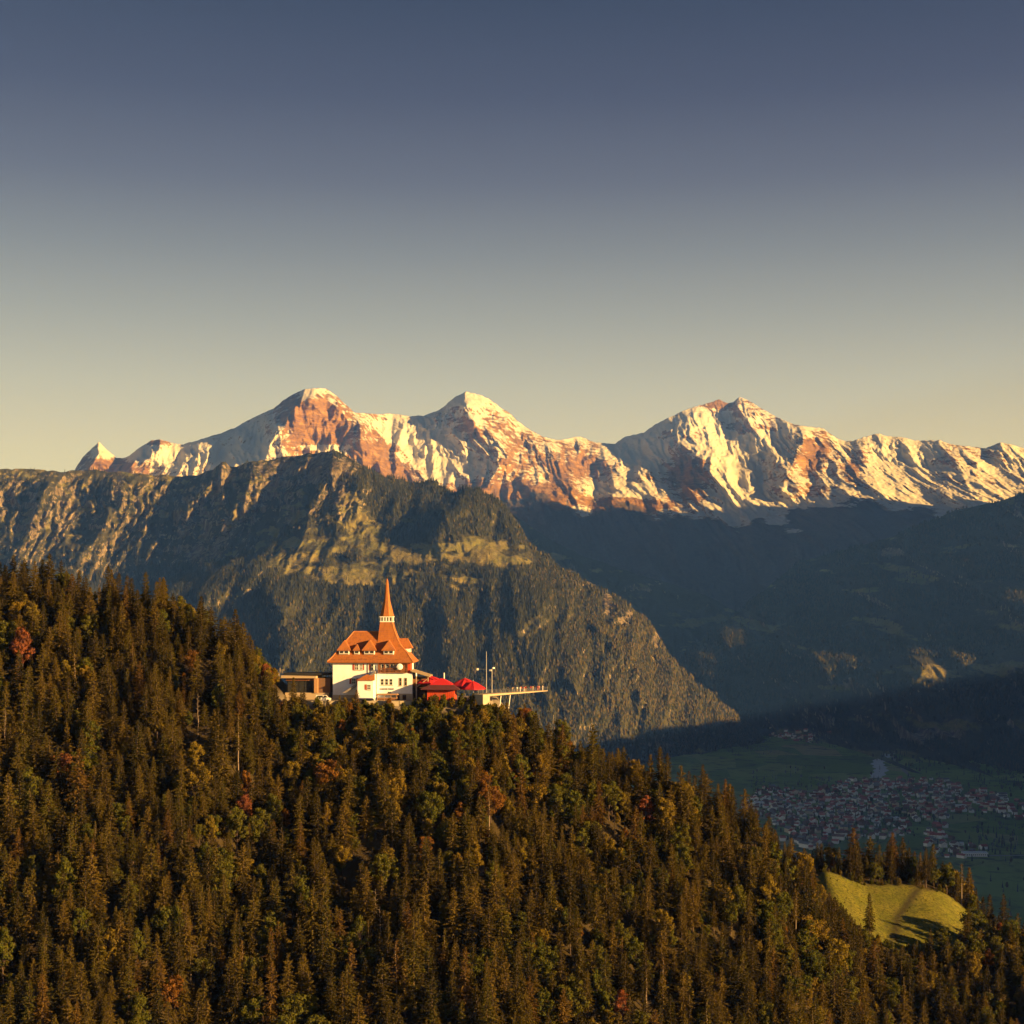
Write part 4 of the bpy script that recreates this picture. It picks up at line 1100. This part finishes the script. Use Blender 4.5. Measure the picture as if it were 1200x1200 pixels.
# lettering and lamp
tc = bpy.data.curves.new('lettering', 'FONT'); tc.body = 'HARDER KULM'; tc.size = .95; tc.extrude = .03; tc.space_character = 1.15
tco = bpy.data.objects.new('lettering', tc); COL.objects.link(tco)
dg = bpy.context.evaluated_depsgraph_get(); tm = bpy.data.meshes.new_from_object(tco.evaluated_get(dg)); bpy.data.objects.remove(tco)
tm.materials.clear(); tm.materials.append(M_DARK)
lt = link('lettering', tm, rest_o, (15.6, -.66, 3.35)); lt.rotation_euler = (R(90), 0, 0); lt.scale = (.66, .8, 1)
cr = MB(); cr.prism([(18.4, 2.2), (18.8, 2.0), (19.2, 2.2), (19.2, 2.75), (18.8, 2.6), (18.4, 2.75)], -.68, -.61); cr.build('emblem', M_DTIMB, rest_o)
aw = MB(); aw.box(15.4, 19.8, -1.7, -.62, 1.7, 1.95); aw.build('awning', M_DTIMB, rest_o)

def dormer(x, y, z, w, h, rz=0):
    d = MB().box(-w*.75, w*.75, 0, 4.2, 0, 1.45).build('dormer', M_PLAST, rest_o, (x, y, z), rz)
    rf = MB(); rf.add([(-w, -.7, 1.3), (w, -.7, 1.3), (w, 3.2, 1.3), (-w, 3.2, 1.3), (0, .9, h), (0, 5.6, h), (-w, -.7, 1.5), (w, -.7, 1.5), (w, 3.6, 1.5), (-w, 3.6, 1.5)],
                     [(0, 1, 7, 6), (1, 2, 8, 7), (3, 0, 6, 9), (6, 7, 4), (7, 8, 5, 4), (9, 6, 4, 5), (3, 2, 1, 0)])
    rf.build('dormer_roof', M_TILE, d)
    nwin = 2 if w > 1.5 else 1; ww = (w*1.4)/nwin
    for i in range(nwin): window(d, -w*.7+i*ww+.06, .25, ww-.14, 1.0, 0, 1, 1)
    return d
dormer(3.6, .8, 14.9, 2.3, 4.7); dormer(12.0, .8, 14.9, 2.4, 4.8); dormer(18.4, .8, 14.9, 2.3, 4.7)
dormer(7.8, .9, 14.9, 1.2, 3.4); dormer(25.0, 7.0, 15.6, 2.1, 4.6, R(90))

# lean-to on the right
an = empty('timber_annex', (0, 0, 0)); an.parent = rest_o
MB().add([(25.9, -1.5, 9.5), (32.2, -1.5, 7.6), (32.2, 9, 7.6), (25.9, 9, 9.5), (25.9, -1.5, 9.9), (32.2, -1.5, 8.0), (32.2, 9, 8.0), (25.9, 9, 9.9)],
         [(0, 1, 2, 3), (4, 7, 6, 5), (0, 4, 5, 1), (1, 5, 6, 2), (2, 6, 7, 3), (3, 7, 4, 0)]).build('annex_roof', M_SHING, an)
MB().box(26.5, 31.2, 1.0, 8.2, -.5, 7.4).build('annex_wall', M_DTIMB, an)  # dark wood box, its colour also stands in for the shade of the recess
MB().box(26.45, 31.3, .6, .98, 4.6, 6.9).build('annex_gallery', M_TIMB, an)
po = MB()
for xx in (27.6, 31.5): po.box(xx, xx+.3, -.9, -.6, -.5, 7.6)
po.tube((27.7, -.75, 4.2), (31.2, -.75, 6.8), .14, n=6); po.build('post', M_FASC, an)

# ------------------------------------------------------------------ modern pavilion on the left
pv = empty('flat_roofed_pavilion', ((334-600)/F*495, 495.0, PADZ), R(-5))
tag(pv, 'brown flat-roofed pavilion with big glass front left of the restaurant', 'building')
MB().box(0, 15.8, 0, 9, -1, 2.3).build('base_wall', M_FASC, pv); pv.scale = (.93, 1, .97)
MB().box(.6, 10.6, .8, 8, 2.3, 7.3).build('glass_front', M_GLASS, pv)
MB().box(11.9, 16.2, .6, 9, 2.3, 7.3).build('wall', M_WOODB, pv)
MB().box(10.6, 11.9, -.4, 1.2, 2.3, 7.3).build('pillar', M_TAN, pv)
MB().box(.2, 10.59, .3, .78, 6.4, 7.3).build('lintel', M_TIMB, pv)
MB().add([(-1.2, -1.0, 7.3), (11.4, -1.0, 7.3), (11.4, 10, 7.3), (-1.2, 10, 7.3), (-1.2, -1.0, 8.2), (11.4, -1.0, 8.0), (11.4, 10, 8.0), (-1.2, 10, 8.2)], [(0, 1, 2, 3), (4, 7, 6, 5), (0, 4, 5, 1), (1, 5, 6, 2), (2, 6, 7, 3), (3, 7, 4, 0)]).build('fascia', M_FASC, pv)
MB().box(-.6, 15.9, 1.2, 10, 8.25, 9.0).build('roof', M_DARK, pv)
for i in range(5): MB().box(.9+i*2.05, 1.0+i*2.05, .7, .79, 2.3, 6.4).build('mullion', M_DARK, pv)

# ------------------------------------------------------------------ things on the terrace
def T(px_, Yd, dz=0.0): return ((px_-600)/F*Yd, Yd, PADZ+dz)
vn = empty('parked_van', T(379, 484), R(4)); tag(vn, 'small white van parked in front of the flat-roofed pavilion', 'van')
bd = MB().prism([(-2.4, .35), (2.4, .35), (2.42, 1.0), (2.1, 1.15), (1.55, 1.25), (.95, 2.05), (-2.2, 2.1), (-2.42, 1.6)], -.95, .95); bd.build('body', M_VAN, vn)
MB().prism([(1.45, 1.3), (.95, 1.95), (.1, 1.97), (.1, 1.3)], -.97, .97).build('window', M_GLASS, vn)
MB().prism([(-.1, 1.3), (-.1, 1.97), (-1.9, 1.97), (-1.95, 1.3)], -.965, .965).build('window', M_GLASS, vn)
for xx in (-1.5, 1.5):
    for yy in (-.9, .9): MB().tube((xx, yy-.12, .36), (xx, yy+.12, .36), .36, n=14).build('wheel', M_TYRE, vn)
for yy in (-.7, .7): MB().box(2.38, 2.45, yy-.18, yy+.18, .75, .95).build('headlight', M_WHITE, vn)

st = empty('timber_stall', T(454, 483), R(-4)); tag(st, 'orange-brown timber stall in front of the restaurant wall', 'stall')
MB().box(-3.2, 3.2, -.6, .6, 1.05, 1.25).build('counter', M_TAN, st); MB().box(-3.0, 3.0, -.45, .45, .55, 1.04).build('front_panel', M_TIMB, st)
for xx in (-3.3, -1.1, 1.1, 3.0): MB().box(xx, xx+.2, -.55, -.35, -.2, 2.2).build('post', M_TAN, st)
MB().prism([(-3.6, 2.2), (3.6, 2.2), (3.3, 2.55), (-3.3, 2.55)], -.8, 1.0).build('roof', M_TAN, st)

rp = empty('red_pavilion', T(518, 486), R(-6)); tag(rp, 'red boarded kiosk with dark hipped roof beside the restaurant', 'kiosk')
MB().box(-4.4, 4.4, -3, 3, -.3, 4.1).build('wall', M_REDP, rp)
bdm = MB()
for i in range(15): bdm.box(-4.38+i*.61, -4.34+i*.61, -3.04, -3.0, 0, 4.0)
bdm.build('board_joint', M_SHUT, rp)
rp_r = rect_rings(MB(), [(-6.3, 6.3, -4.9, 4.9, 3.9), (-6.3, 6.3, -4.9, 4.9, 4.15), (-3.4, 3.4, -2.5, 2.5, 5.5)]).build('roof', M_REDR, rp)
rect_rings(MB(), [(-3.7, 3.7, -2.8, 2.8, 5.3), (-3.5, 3.5, -2.6, 2.6, 5.55), (-.5, .5, -.3, .3, 7.4)]).build('roof_top', M_RED, rp_r)
MB().tube((.6, .4, 6.5), (.6, .4, 9.2), .2, n=8).build('chimney_pipe', M_WHITE, rp_r)
MB().box(-1.6, 1.6, -3.12, -3.05, 1.2, 2.6).build('hatch', M_SHUT, rp)

def parasol(px_, Yd, r, h, lab):
    t = empty('red_parasol', T(px_, Yd), random.random()); tag(t, lab, 'parasol', 'red parasols on the terrace')
    MB().tube((0, 0, 0), (0, 0, h+.3), .09, n=8).build('pole', M_STEEL, t)
    MB().box(-.6, .6, -.6, .6, 0, .18).build('base', M_GREY, t)
    c = MB(); n = 8
    vs_ = [(0, 0, h)]; fs = []
    for i in range(n*2):
        a = math.pi*i/n; rr_ = r*(1.0 if i % 2 == 0 else .93)
        vs_ += [(rr_*.5*math.cos(a), rr_*.5*math.sin(a), h-.95-(0 if i % 2 == 0 else .12)), (rr_*math.cos(a), rr_*math.sin(a), h-2.3-(0 if i % 2 == 0 else .1)), (rr_*math.cos(a), rr_*math.sin(a), h-2.75)]
    for i in range(n*2):
        j = (i+1) % (n*2); a, b = 1+3*i, 1+3*j
        fs += [(0, a, b), (a, a+1, b+1, b), (a+1, a+2, b+2, b+1)]
    c.add(vs_, fs); co = c.build('canopy', M_RED, t)
    for i in range(n):
        a = math.pi*2*i/n; MB().tube((0, 0, h-.1), (r*.98*math.cos(a), r*.98*math.sin(a), h-2.36), .035, n=4).build('rib', M_STEEL, t)
parasol(504, 495, 5.4, 8.0, 'red parasol behind the kiosk, nearest the restaurant')
parasol(545, 489, 4.9, 7.4, 'red parasol just right of the red kiosk')
parasol(554.5, 485, 4.0, 6.6, 'rightmost red parasol, beside the tall masts')

ms = empty('flag_mast', T(570, 484)); tag(ms, 'tallest thin bare mast beside the viewing platform', 'mast')
MB().tube((0, 0, -.5), (0, 0, 16.2), .16, .08, 8).build('pole', M_STEEL, ms)
MB().tube((0, 0, 10.4), (-2.6, 0, 10.5), .06, n=6).build('arm', M_STEEL, ms); MB().box(-3.1, -2.5, -.3, .3, 10.1, 10.75).build('lamp_head', M_WHITE, ms)
lm = empty('floodlight_mast', T(576.5, 485)); tag(lm, 'shorter grey floodlight mast with two lamp heads by the platform', 'mast')
MB().tube((0, 0, -.5), (0, 0, 10.8), .17, .12, 8).build('pole', M_STEEL, lm)
for s in (-1, 1):
    hd = MB(); hd.box(-.35, .35, -.2, .2, -.25, .25); h_o = hd.build('lamp_head', M_WHITE, lm, (s*.55, -.2, 10.4+.35*s)); h_o.rotation_euler = (R(-20), 0, s*.4)
MB().tube((-.9, 0, 10.2), (.9, 0, 10.9), .06, n=6).build('crossbar', M_STEEL, lm)

# viewing platform
A0 = Vector((-9.2, 477.0, -26.6)); A1 = Vector((10.3, 499.0, -26.3))
pd = (A1-A0).normalized(); pnv = Vector((-pd.y, pd.x, 0)).normalized()
pf = empty('viewing_platform', A0, math.atan2(pd.y, pd.x)); tag(pf, 'narrow cantilevered viewing platform with railing jutting out right of the terrace', 'platform')
Lp = (A1-A0).length
MB().prism([(0, -.55), (Lp*.7, -.25), (Lp, -.08), (Lp, .12), (0, .12)], -2.2, 2.2).build('deck', M_FASC, pf)
for yy in (-2.1, 2.1):
    ra = MB(); ra.tube((0, yy, 1.2), (Lp, yy, 1.2), .03, n=6)
    for q in (.45, .85): ra.tube((0, yy, q), (Lp, yy, q), .012, n=4)
    rail = ra.build('handrail', M_STEEL, pf)
    for i in range(15): MB().box(Lp*i/14-.03, Lp*i/14+.03, yy-.03, yy+.03, .12, 1.25).build('railing_post', M_STEEL, pf)
ra = MB(); ra.tube((Lp, -2.1, 1.25), (Lp, 2.1, 1.25), .05, n=6); ra.build('handrail', M_STEEL, pf)
for xx in (8.5, 13.0): MB().tube((xx, 0, -.5), (xx-2.5, 0, -14), .2, n=8).build('support', M_STEEL, pf)
MB().box(-2.6, .6, -2.3, 2.3, -3.2, .1).build('abutment', M_STONE, pf)

# terrace edge: retaining wall and fence
tw = empty('terrace_wall', (0, 0, 0)); tag(tw, 'low beige retaining wall along the front edge of the terrace', 'wall')
g_ = random.Random(4)
for i in range(44):
    x0 = -72 + i*1.5
    MB().box(x0, x0+1.46, 478.6+g_.uniform(-.06, .06), 479.4, PADZ-2.6, PADZ+.45+g_.uniform(-.08, .08)).build('stone_block', M_STONE, tw)

# people -------------------------------------------------------------
def person_mesh(name, shirt, trousers, hair, pose):
    sk = bpy.data.materials.get('skin') or plain('skin', (.5, .3, .2), .6, .05)
    la, ra_, st_ = pose     # left arm, right arm raise, stride
    J = {'pel': (0, 0, .95), 'chest': (0, .01, 1.28), 'neck': (0, 0, 1.47), 'head': (0, -.02, 1.60), 'top': (0, 0, 1.72),
         'hl': (-.10, 0, .90), 'kl': (-.11, -.06-st_*.5, .50), 'al': (-.11, st_*.4, .09), 'tl': (-.11, st_*.4-.16, .04),
         'hr': (.10, 0, .90), 'kr': (.11, -.04+st_*.4, .50), 'ar': (.11, -st_*.4, .09), 'tr': (.11, -st_*.4-.16, .04),
         'sl': (-.19, 0, 1.40), 'el': (-.26, -.05-la*.12, 1.13+la*.12), 'wl': (-.24, -.18-la*.2, .93+la*.35), 'fl': (-.23, -.22-la*.24, .84+la*.4),
         'sr': (.19, 0, 1.40), 'er': (.26, -.05-ra_*.12, 1.13+ra_*.12), 'wr': (.24, -.18-ra_*.2, .93+ra_*.35), 'fr': (.23, -.22-ra_*.24, .84+ra_*.4)}
    rad = {'pel': .15, 'chest': .16, 'neck': .06, 'head': .10, 'top': .06, 'hl': .10, 'kl': .07, 'al': .05, 'tl': .045, 'hr': .10, 'kr': .07, 'ar': .05, 'tr': .045, 'sl': .07, 'el': .05, 'wl': .035, 'fl': .03, 'sr': .07, 'er': .05, 'wr': .035, 'fr': .03}
    ks = list(J); E = [('pel', 'chest'), ('chest', 'neck'), ('neck', 'head'), ('head', 'top'), ('pel', 'hl'), ('hl', 'kl'), ('kl', 'al'), ('al', 'tl'), ('pel', 'hr'), ('hr', 'kr'), ('kr', 'ar'), ('ar', 'tr'), ('chest', 'sl'), ('sl', 'el'), ('el', 'wl'), ('wl', 'fl'), ('chest', 'sr'), ('sr', 'er'), ('er', 'wr'), ('wr', 'fr')]
    me = bpy.data.meshes.new('sk'); me.from_pydata([J[k_] for k_ in ks], [(ks.index(a), ks.index(b)) for a, b in E], [])
    ob = bpy.data.objects.new('sk', me); COL.objects.link(ob)
    ob.modifiers.new('s', 'SKIN'); lay = me.skin_vertices[0].data
    for i, k_ in enumerate(ks): lay[i].radius = (rad[k_],)*2; lay[i].use_root = (k_ == 'pel')
    sd = ob.modifiers.new('d', 'SUBSURF'); sd.levels = 1; sd.render_levels = 1
    dg_ = bpy.context.evaluated_depsgraph_get(); r = bpy.data.meshes.new_from_object(ob.evaluated_get(dg_)); bpy.data.objects.remove(ob)
    r.name = name
    r.materials.clear()
    for mt in (shirt, trousers, sk, hair): r.materials.append(mt)
    for p in r.polygons:
        c = p.center
        if c.z > 1.48: p.material_index = 3 if (c.z > 1.66 or c.y > .035) else 2
        elif c.z < .95 and abs(c.x) < .19: p.material_index = 1
        elif abs(c.x) > .19 and (c - Vector(J['wl' if c.x < 0 else 'wr'])).length < .13: p.material_index = 2
        else: p.material_index = 0
        p.use_smooth = True
    return r
cloth = {nm: plain('cloth_'+nm, c, .9, .1) for nm, c in {'white': (.75, .72, .68), 'red': (.45, .03, .04), 'black': (.025, .025, .03), 'pink': (.6, .25, .24), 'grey': (.25, .25, .26), 'blue': (.05, .09, .22), 'beige': (.5, .4, .28)}.items()}
hair = plain('dark_hair', (.05, .03, .02), .8, .1)
pm = {}
def person(loc, rz, sh, tr, lab, pose_i, grp):
    key = (sh, tr, pose_i)
    if key not in pm: pm[key] = person_mesh('person', cloth[sh], cloth[tr], hair, [(0, 0, 0), (1, 0, .2), (1, 1, 0), (.3, .1, .35)][pose_i])
    o = link('person', pm[key], None, loc, rz); o.scale = (1.1,)*3 if pose_i % 2 else (1.04,)*3
    tag(o, lab, 'person', grp)
Rm_ = Matrix.Rotation(math.atan2(pd.y, pd.x), 4, 'Z')
spec = [(10.5, -1.3, 'black', 'black'), (12.2, -1.6, 'beige', 'grey'), (13.4, -1.0, 'black', 'blue'), (14.6, -1.6, 'white', 'beige'), (16.2, -1.5, 'white', 'white'), (17.2, -.9, 'red', 'black'), (18.0, -1.6, 'pink', 'white'), (19.0, -1.4, 'red', 'beige'), (20.2, -1.0, 'black', 'black'), (21.4, -1.6, 'red', 'grey'), (22.6, -1.5, 'beige', 'beige'), (23.8, -1.0, 'black', 'blue'), (24.8, -1.6, 'red', 'pink'), (25.7, -1.5, 'pink', 'red'), (27.4, -1.6, 'white', 'white')]
ordw = ['leftmost', 'second', 'third', 'fourth', 'fifth', 'sixth', 'seventh', 'eighth', 'ninth', 'tenth', 'eleventh', 'twelfth', 'thirteenth', 'fourteenth', 'rightmost']
for i, (a, b_, sh, tr) in enumerate(spec):
    p = A0 + (Rm_ @ Vector((a, b_, .12)))
    wd = ordw[i] + (' from left' if 0 < i < len(spec)-1 else '')
    person(p, [0.4, 2.8, -.6, 3.3, 1.2][i % 5], sh, tr, f'person in {sh} top standing on the viewing platform, {wd}', i % 4, 'visitors on the viewing platform')
tp = [(538, 481, 'black', 'black'), (541.5, 481.5, 'white', 'grey'), (545, 481, 'white', 'black'), (548.5, 481.8, 'black', 'blue'), (552, 481, 'white', 'white'), (556, 481.5, 'pink', 'black'), (560, 481.2, 'black', 'grey'), (565.5, 480.8, 'white', 'beige'), (567.5, 481.5, 'beige', 'white')]
for i, (a, Yd, sh, tr) in enumerate(tp):
    wd = ['leftmost', 'second from left', 'third from left', 'fourth from left', 'fifth from left', 'sixth from left', 'seventh from left', 'second from right', 'rightmost'][i]
    person(T(a, Yd), [.3, 2.9, -.5, 1.5][i % 4], sh, tr, f'person in {sh} top under the red parasols, {wd}', (i+1) % 4, 'visitors under the parasols')
# terrace tables
for i, a in enumerate([(540, 483), (547, 483.5), (554, 482.8)]):
    t = empty('terrace_table', T(*a), i*.3); tag(t, ['leftmost', 'middle', 'rightmost'][i] + ' small wooden table under the red parasols', 'table', 'terrace tables')
    MB().box(-.7, .7, -.45, .45, .70, .76).build('table_top', M_TAN, t)
    for sx in (-.6, .6):
        for sy_ in (-.35, .35): MB().box(sx-.04, sx+.04, sy_-.04, sy_+.04, 0, .70).build('leg', M_STEEL, t)
# ------------------------------------------------------------------ valley town
g = np.random.default_rng(77)
WALLS = [plain('house_white', (.9, .89, .87), .9, .06, .1), plain('house_cream', (.68, .58, .46), .9, .1, .1), plain('house_wood', (.17, .09, .055), .9, .2, .2)]
ROOFS = [plain('roof_red', (.30, .075, .05), .85, .2, .1), plain('roof_brown', (.17, .085, .06), .85, .2, .1), plain('roof_grey', (.17, .165, .17), .85, .2, .1), plain('roof_rose', (.42, .15, .12), .85, .2, .1)]
WN, RN = ['white', 'cream', 'brown wooden'], ['red', 'brown', 'grey', 'rosy']
M_PANE = plain('house_window', (.05, .055, .07), .3, .1)
def house_meshes(w, d, h, rh, wm, rm):
    b_ = MB(); b_.prism([(-w/2, -2), (w/2, -2), (w/2, h), (0, h+rh*.93), (-w/2, h)], -d/2, d/2)
    r_ = MB(); e = .9; t = .35; s = rh/(w/2)
    r_.prism([(-w/2-e, h-e*s), (0, h+rh), (w/2+e, h-e*s), (w/2+e, h-e*s+t), (0, h+rh+t), (-w/2-e, h-e*s+t)], -d/2-e, d/2+e)
    r_.box(w*.15, w*.15+.8, -1, -.2, h+rh*.4, h+rh+1.0)
    return b_.mesh('house', [wm, M_PANE]), r_.mesh('roof', rm)
HM = {}
sizes = [(11, 14, 6.5, 3.4), (13, 11, 7.5, 4.0), (9, 11, 5.5, 3.2), (14, 19, 9, 4.2), (12, 24, 8, 3.6)]
blobs = [(915,945,32,14,1.1), (955,958,36,18,1.3), (990,945,42,18,1.3), (1015,928,38,10,1.0), (1070,925,42,9,1.1), (1090,940,42,11,.9), (1135,940,34,10,.9), (950,985,24,8,.8), (1010,972,42,9,.8), (1100,982,12,14,.5), (1125,998,22,6,.45), (1192,950,14,9,.5), (1060,955,40,8,.5), (900,934,14,8,.5)]
ws = np.array([b[2]*b[3]*b[4] for b in blobs]); ws /= ws.sum()
H_ = []
tries = 0
while len(H_) < 640 and tries < 20000:
    tries += 1
    b = blobs[g.choice(len(blobs), p=ws)]
    a = g.uniform(0, 6.283); q = math.sqrt(g.random())
    pxv, pyv = b[0]+b[2]*q*math.cos(a)*1.4, b[1]+b[3]*q*math.sin(a)*1.35
    if pyv < 905 or pxv > 1204: continue
    X, Yd = on_floor(pxv, pyv)
    if any((X-h[0])**2+(Yd-h[1])**2 < (21 + 12*g.random())**2 for h in H_): continue
    H_.append((X, Yd, float(vfloor(X, Yd)), pxv, pyv))
side_px, side_py = SIDE['px'], SIDE['py']
vill = []
for _ in range(70):
    pxv, pyv = 934+g.normal(0, 15), 868+g.normal(0, 6)
    k_ = np.argmin((side_px-pxv)**2*.5+(side_py-pyv)**2); ri, ci_ = np.divmod(k_, side_px.shape[1]); P3 = SIDE['P'][ri, ci_]
    vill.append((P3[0]+g.uniform(-8, 8), P3[1], P3[2], pxv, pyv))
def area_word(pxv, pyv, vil):
    if vil: return 'in the hillside village'
    if pxv < 935: return 'at left end of town'
    if pyv > 974: return 'in fields below town' if pxv > 1040 else 'on near left edge of town'
    if pxv < 1000: return 'in left half of town'
    if pxv < 1060: return 'in middle of town'
    if pxv < 1120: return 'in right half of town'
    return 'at right end of town'
allh = [(*h, False) for h in H_] + [(*h, True) for h in vill]
allh.sort(key=lambda h: h[1])
stuff_v = {}; house_objs = []
for i, (X, Yd, Z, pxv, pyv, vil) in enumerate(allh):
    si = int(g.choice(5, p=[.36, .24, .22, .11, .07])); wi = int(g.choice(3, p=[.58, .24, .18])); ri = int(g.choice(4, p=[.30, .34, .2, .16]))
    key = (si, wi, ri)
    if key not in HM: HM[key] = house_meshes(*sizes[si], WALLS[wi], ROOFS[ri])
    rz = g.choice([0.2, 1.77, .5, 1.2]) + g.normal(0, .12); s_h = g.uniform(.85, 1.35)
    if i < 300:
        o = link('house', HM[key][0], None, (X, Yd, Z), rz); o.scale = (s_h,)*3
        link('roof', HM[key][1], o)
        big = ['', '', 'small ', 'large ', 'long '][si]
        tag(o, f"{big}{WN[wi]} house with {RN[ri]} roof {area_word(pxv, pyv, vil)}", 'house', 'houses of the valley town'); house_objs.append((o, X/Yd))
    else:
        stuff_v.setdefault(key, []).append((X, Yd, Z, rz, s_h))
set_apart(house_objs)
# the farther houses as one mass
bmx = bmesh.new(); mats_all = WALLS + ROOFS + [M_PANE]
for (si, wi, ri), lst in stuff_v.items():
    for (X, Yd, Z, rz, s_h) in lst:
        Mx = Matrix.Translation((X, Yd, Z)) @ Matrix.Rotation(rz, 4, 'Z') @ Matrix.Diagonal((s_h, s_h, s_h, 1))
        for me_, base in ((HM[(si, wi, ri)][0], wi), (HM[(si, wi, ri)][1], 3+ri)):
            nv0, nf0 = len(bmx.verts), len(bmx.faces); bmx.from_mesh(me_); bmx.verts.ensure_lookup_table(); bmx.faces.ensure_lookup_table()
            bmesh.ops.transform(bmx, matrix=Mx, verts=bmx.verts[nv0:])
            for f in bmx.faces[nf0:]: f.material_index = 7 if (base < 3 and f.material_index == 1) else base
me = bpy.data.meshes.new('distant_houses'); bmx.to_mesh(me); bmx.free()
for m_ in mats_all: me.materials.append(m_)
o = link('distant_houses', me); tag(o, 'far mass of small houses at the back of the valley town', kind='stuff')
# big halls
for j, (pxv, pyv, w, d, h, lab) in enumerate([(1142, 1003, 60, 30, 9, 'long pale flat-roofed hall at the near edge of the valley'), (1121, 990, 34, 16, 7, 'small white flat-roofed hall in the fields below town'), (1126, 946, 40, 20, 9, 'white flat-roofed hall at the right end of town'), (1046, 961, 38, 22, 8, 'bluish white hall in the middle of the town'), (887, 945, 44, 22, 14, 'large pale hotel block at the left end of town beside the forest')]):
    X, Yd = on_floor(pxv, pyv); t = empty('hall', (X, Yd, float(vfloor(X, Yd))), .15*j); tag(t, lab, 'hall')
    MB().box(-w/2, w/2, -d/2, d/2, -2, h).build('wall', WALLS[0], t)
    rf = MB(); rf.prism([(-d/2-.8, h), (d/2+.8, h), (0, h+1.6)], -w/2-.8, w/2+.8, axis='x'); rf.build('roof', plain('pale_metal_roof_%d' % j, (.62, .66, .70), .5, .08, .1), t)
    wd = MB()
    for i in range(int(w/5)): wd.box(-w/2+2+i*5, -w/2+4.6+i*5, -d/2-.05, -d/2, h*.35, h*.7)
    wd.build('window_band', M_PANE, t)
# trees on the valley floor: hedges, groves and garden trees
N0 = 6000
vx, vy = g.uniform(880, 1210, N0), g.uniform(893, 1075, N0)
X, Yd = on_floor(vx, vy)
dn = fbm(X/330, Yd/520, 4, 801)
town_d = sum(b[4]*np.exp(-(((vx-b[0])/b[2])**2+((vy-b[1])/b[3])**2)) for b in blobs)
grove = blob(vx, vy, [(1090,958,26,7,1.0), (1170,985,30,20,.9), (1185,915,30,14,.6), (1060,915,60,5,.2), (880,925,40,10,.8), (945,922,30,5,.6)])
kp = g.random(N0) < np.clip(.02 + .5*sstep(.18, .4, dn) + .38*np.clip(town_d, 0, 1) + .9*np.clip(grove, 0, 1), 0, 1)
X, Yd = X[kp], Yd[kp]
scatter('valley_trees', np.stack([X, Yd, vfloor(X, Yd)-.5], -1), g.integers(0, 8, len(X)), g.uniform(.3, .75, len(X)), g.random(len(X))*6, far_protos, 'dark groves, hedges and garden trees on the valley floor')
# ------------------------------------------------------------------ the air: an even haze through the whole valley
mb = MB(); mb.box(-16000, 16000, -3000, 27000, -640 - 60, 2950)
mz, nt, out = newmat('haze_air')
pv = nt.nodes.new('ShaderNodeVolumePrincipled')
pv.inputs['Color'].default_value = (.075, .225, 1.0, 1)
pv.inputs['Density'].default_value = 3.0e-5
pv.inputs['Absorption Color'].default_value = (1, 1, 1, 1)
pv.inputs['Anisotropy'].default_value = 0.0
nt.links.new(pv.outputs[0], out.inputs['Volume'])
o = mb.build('haze', mz)
tag(o, 'thin bluish evening haze filling the valley air', kind='stuff')
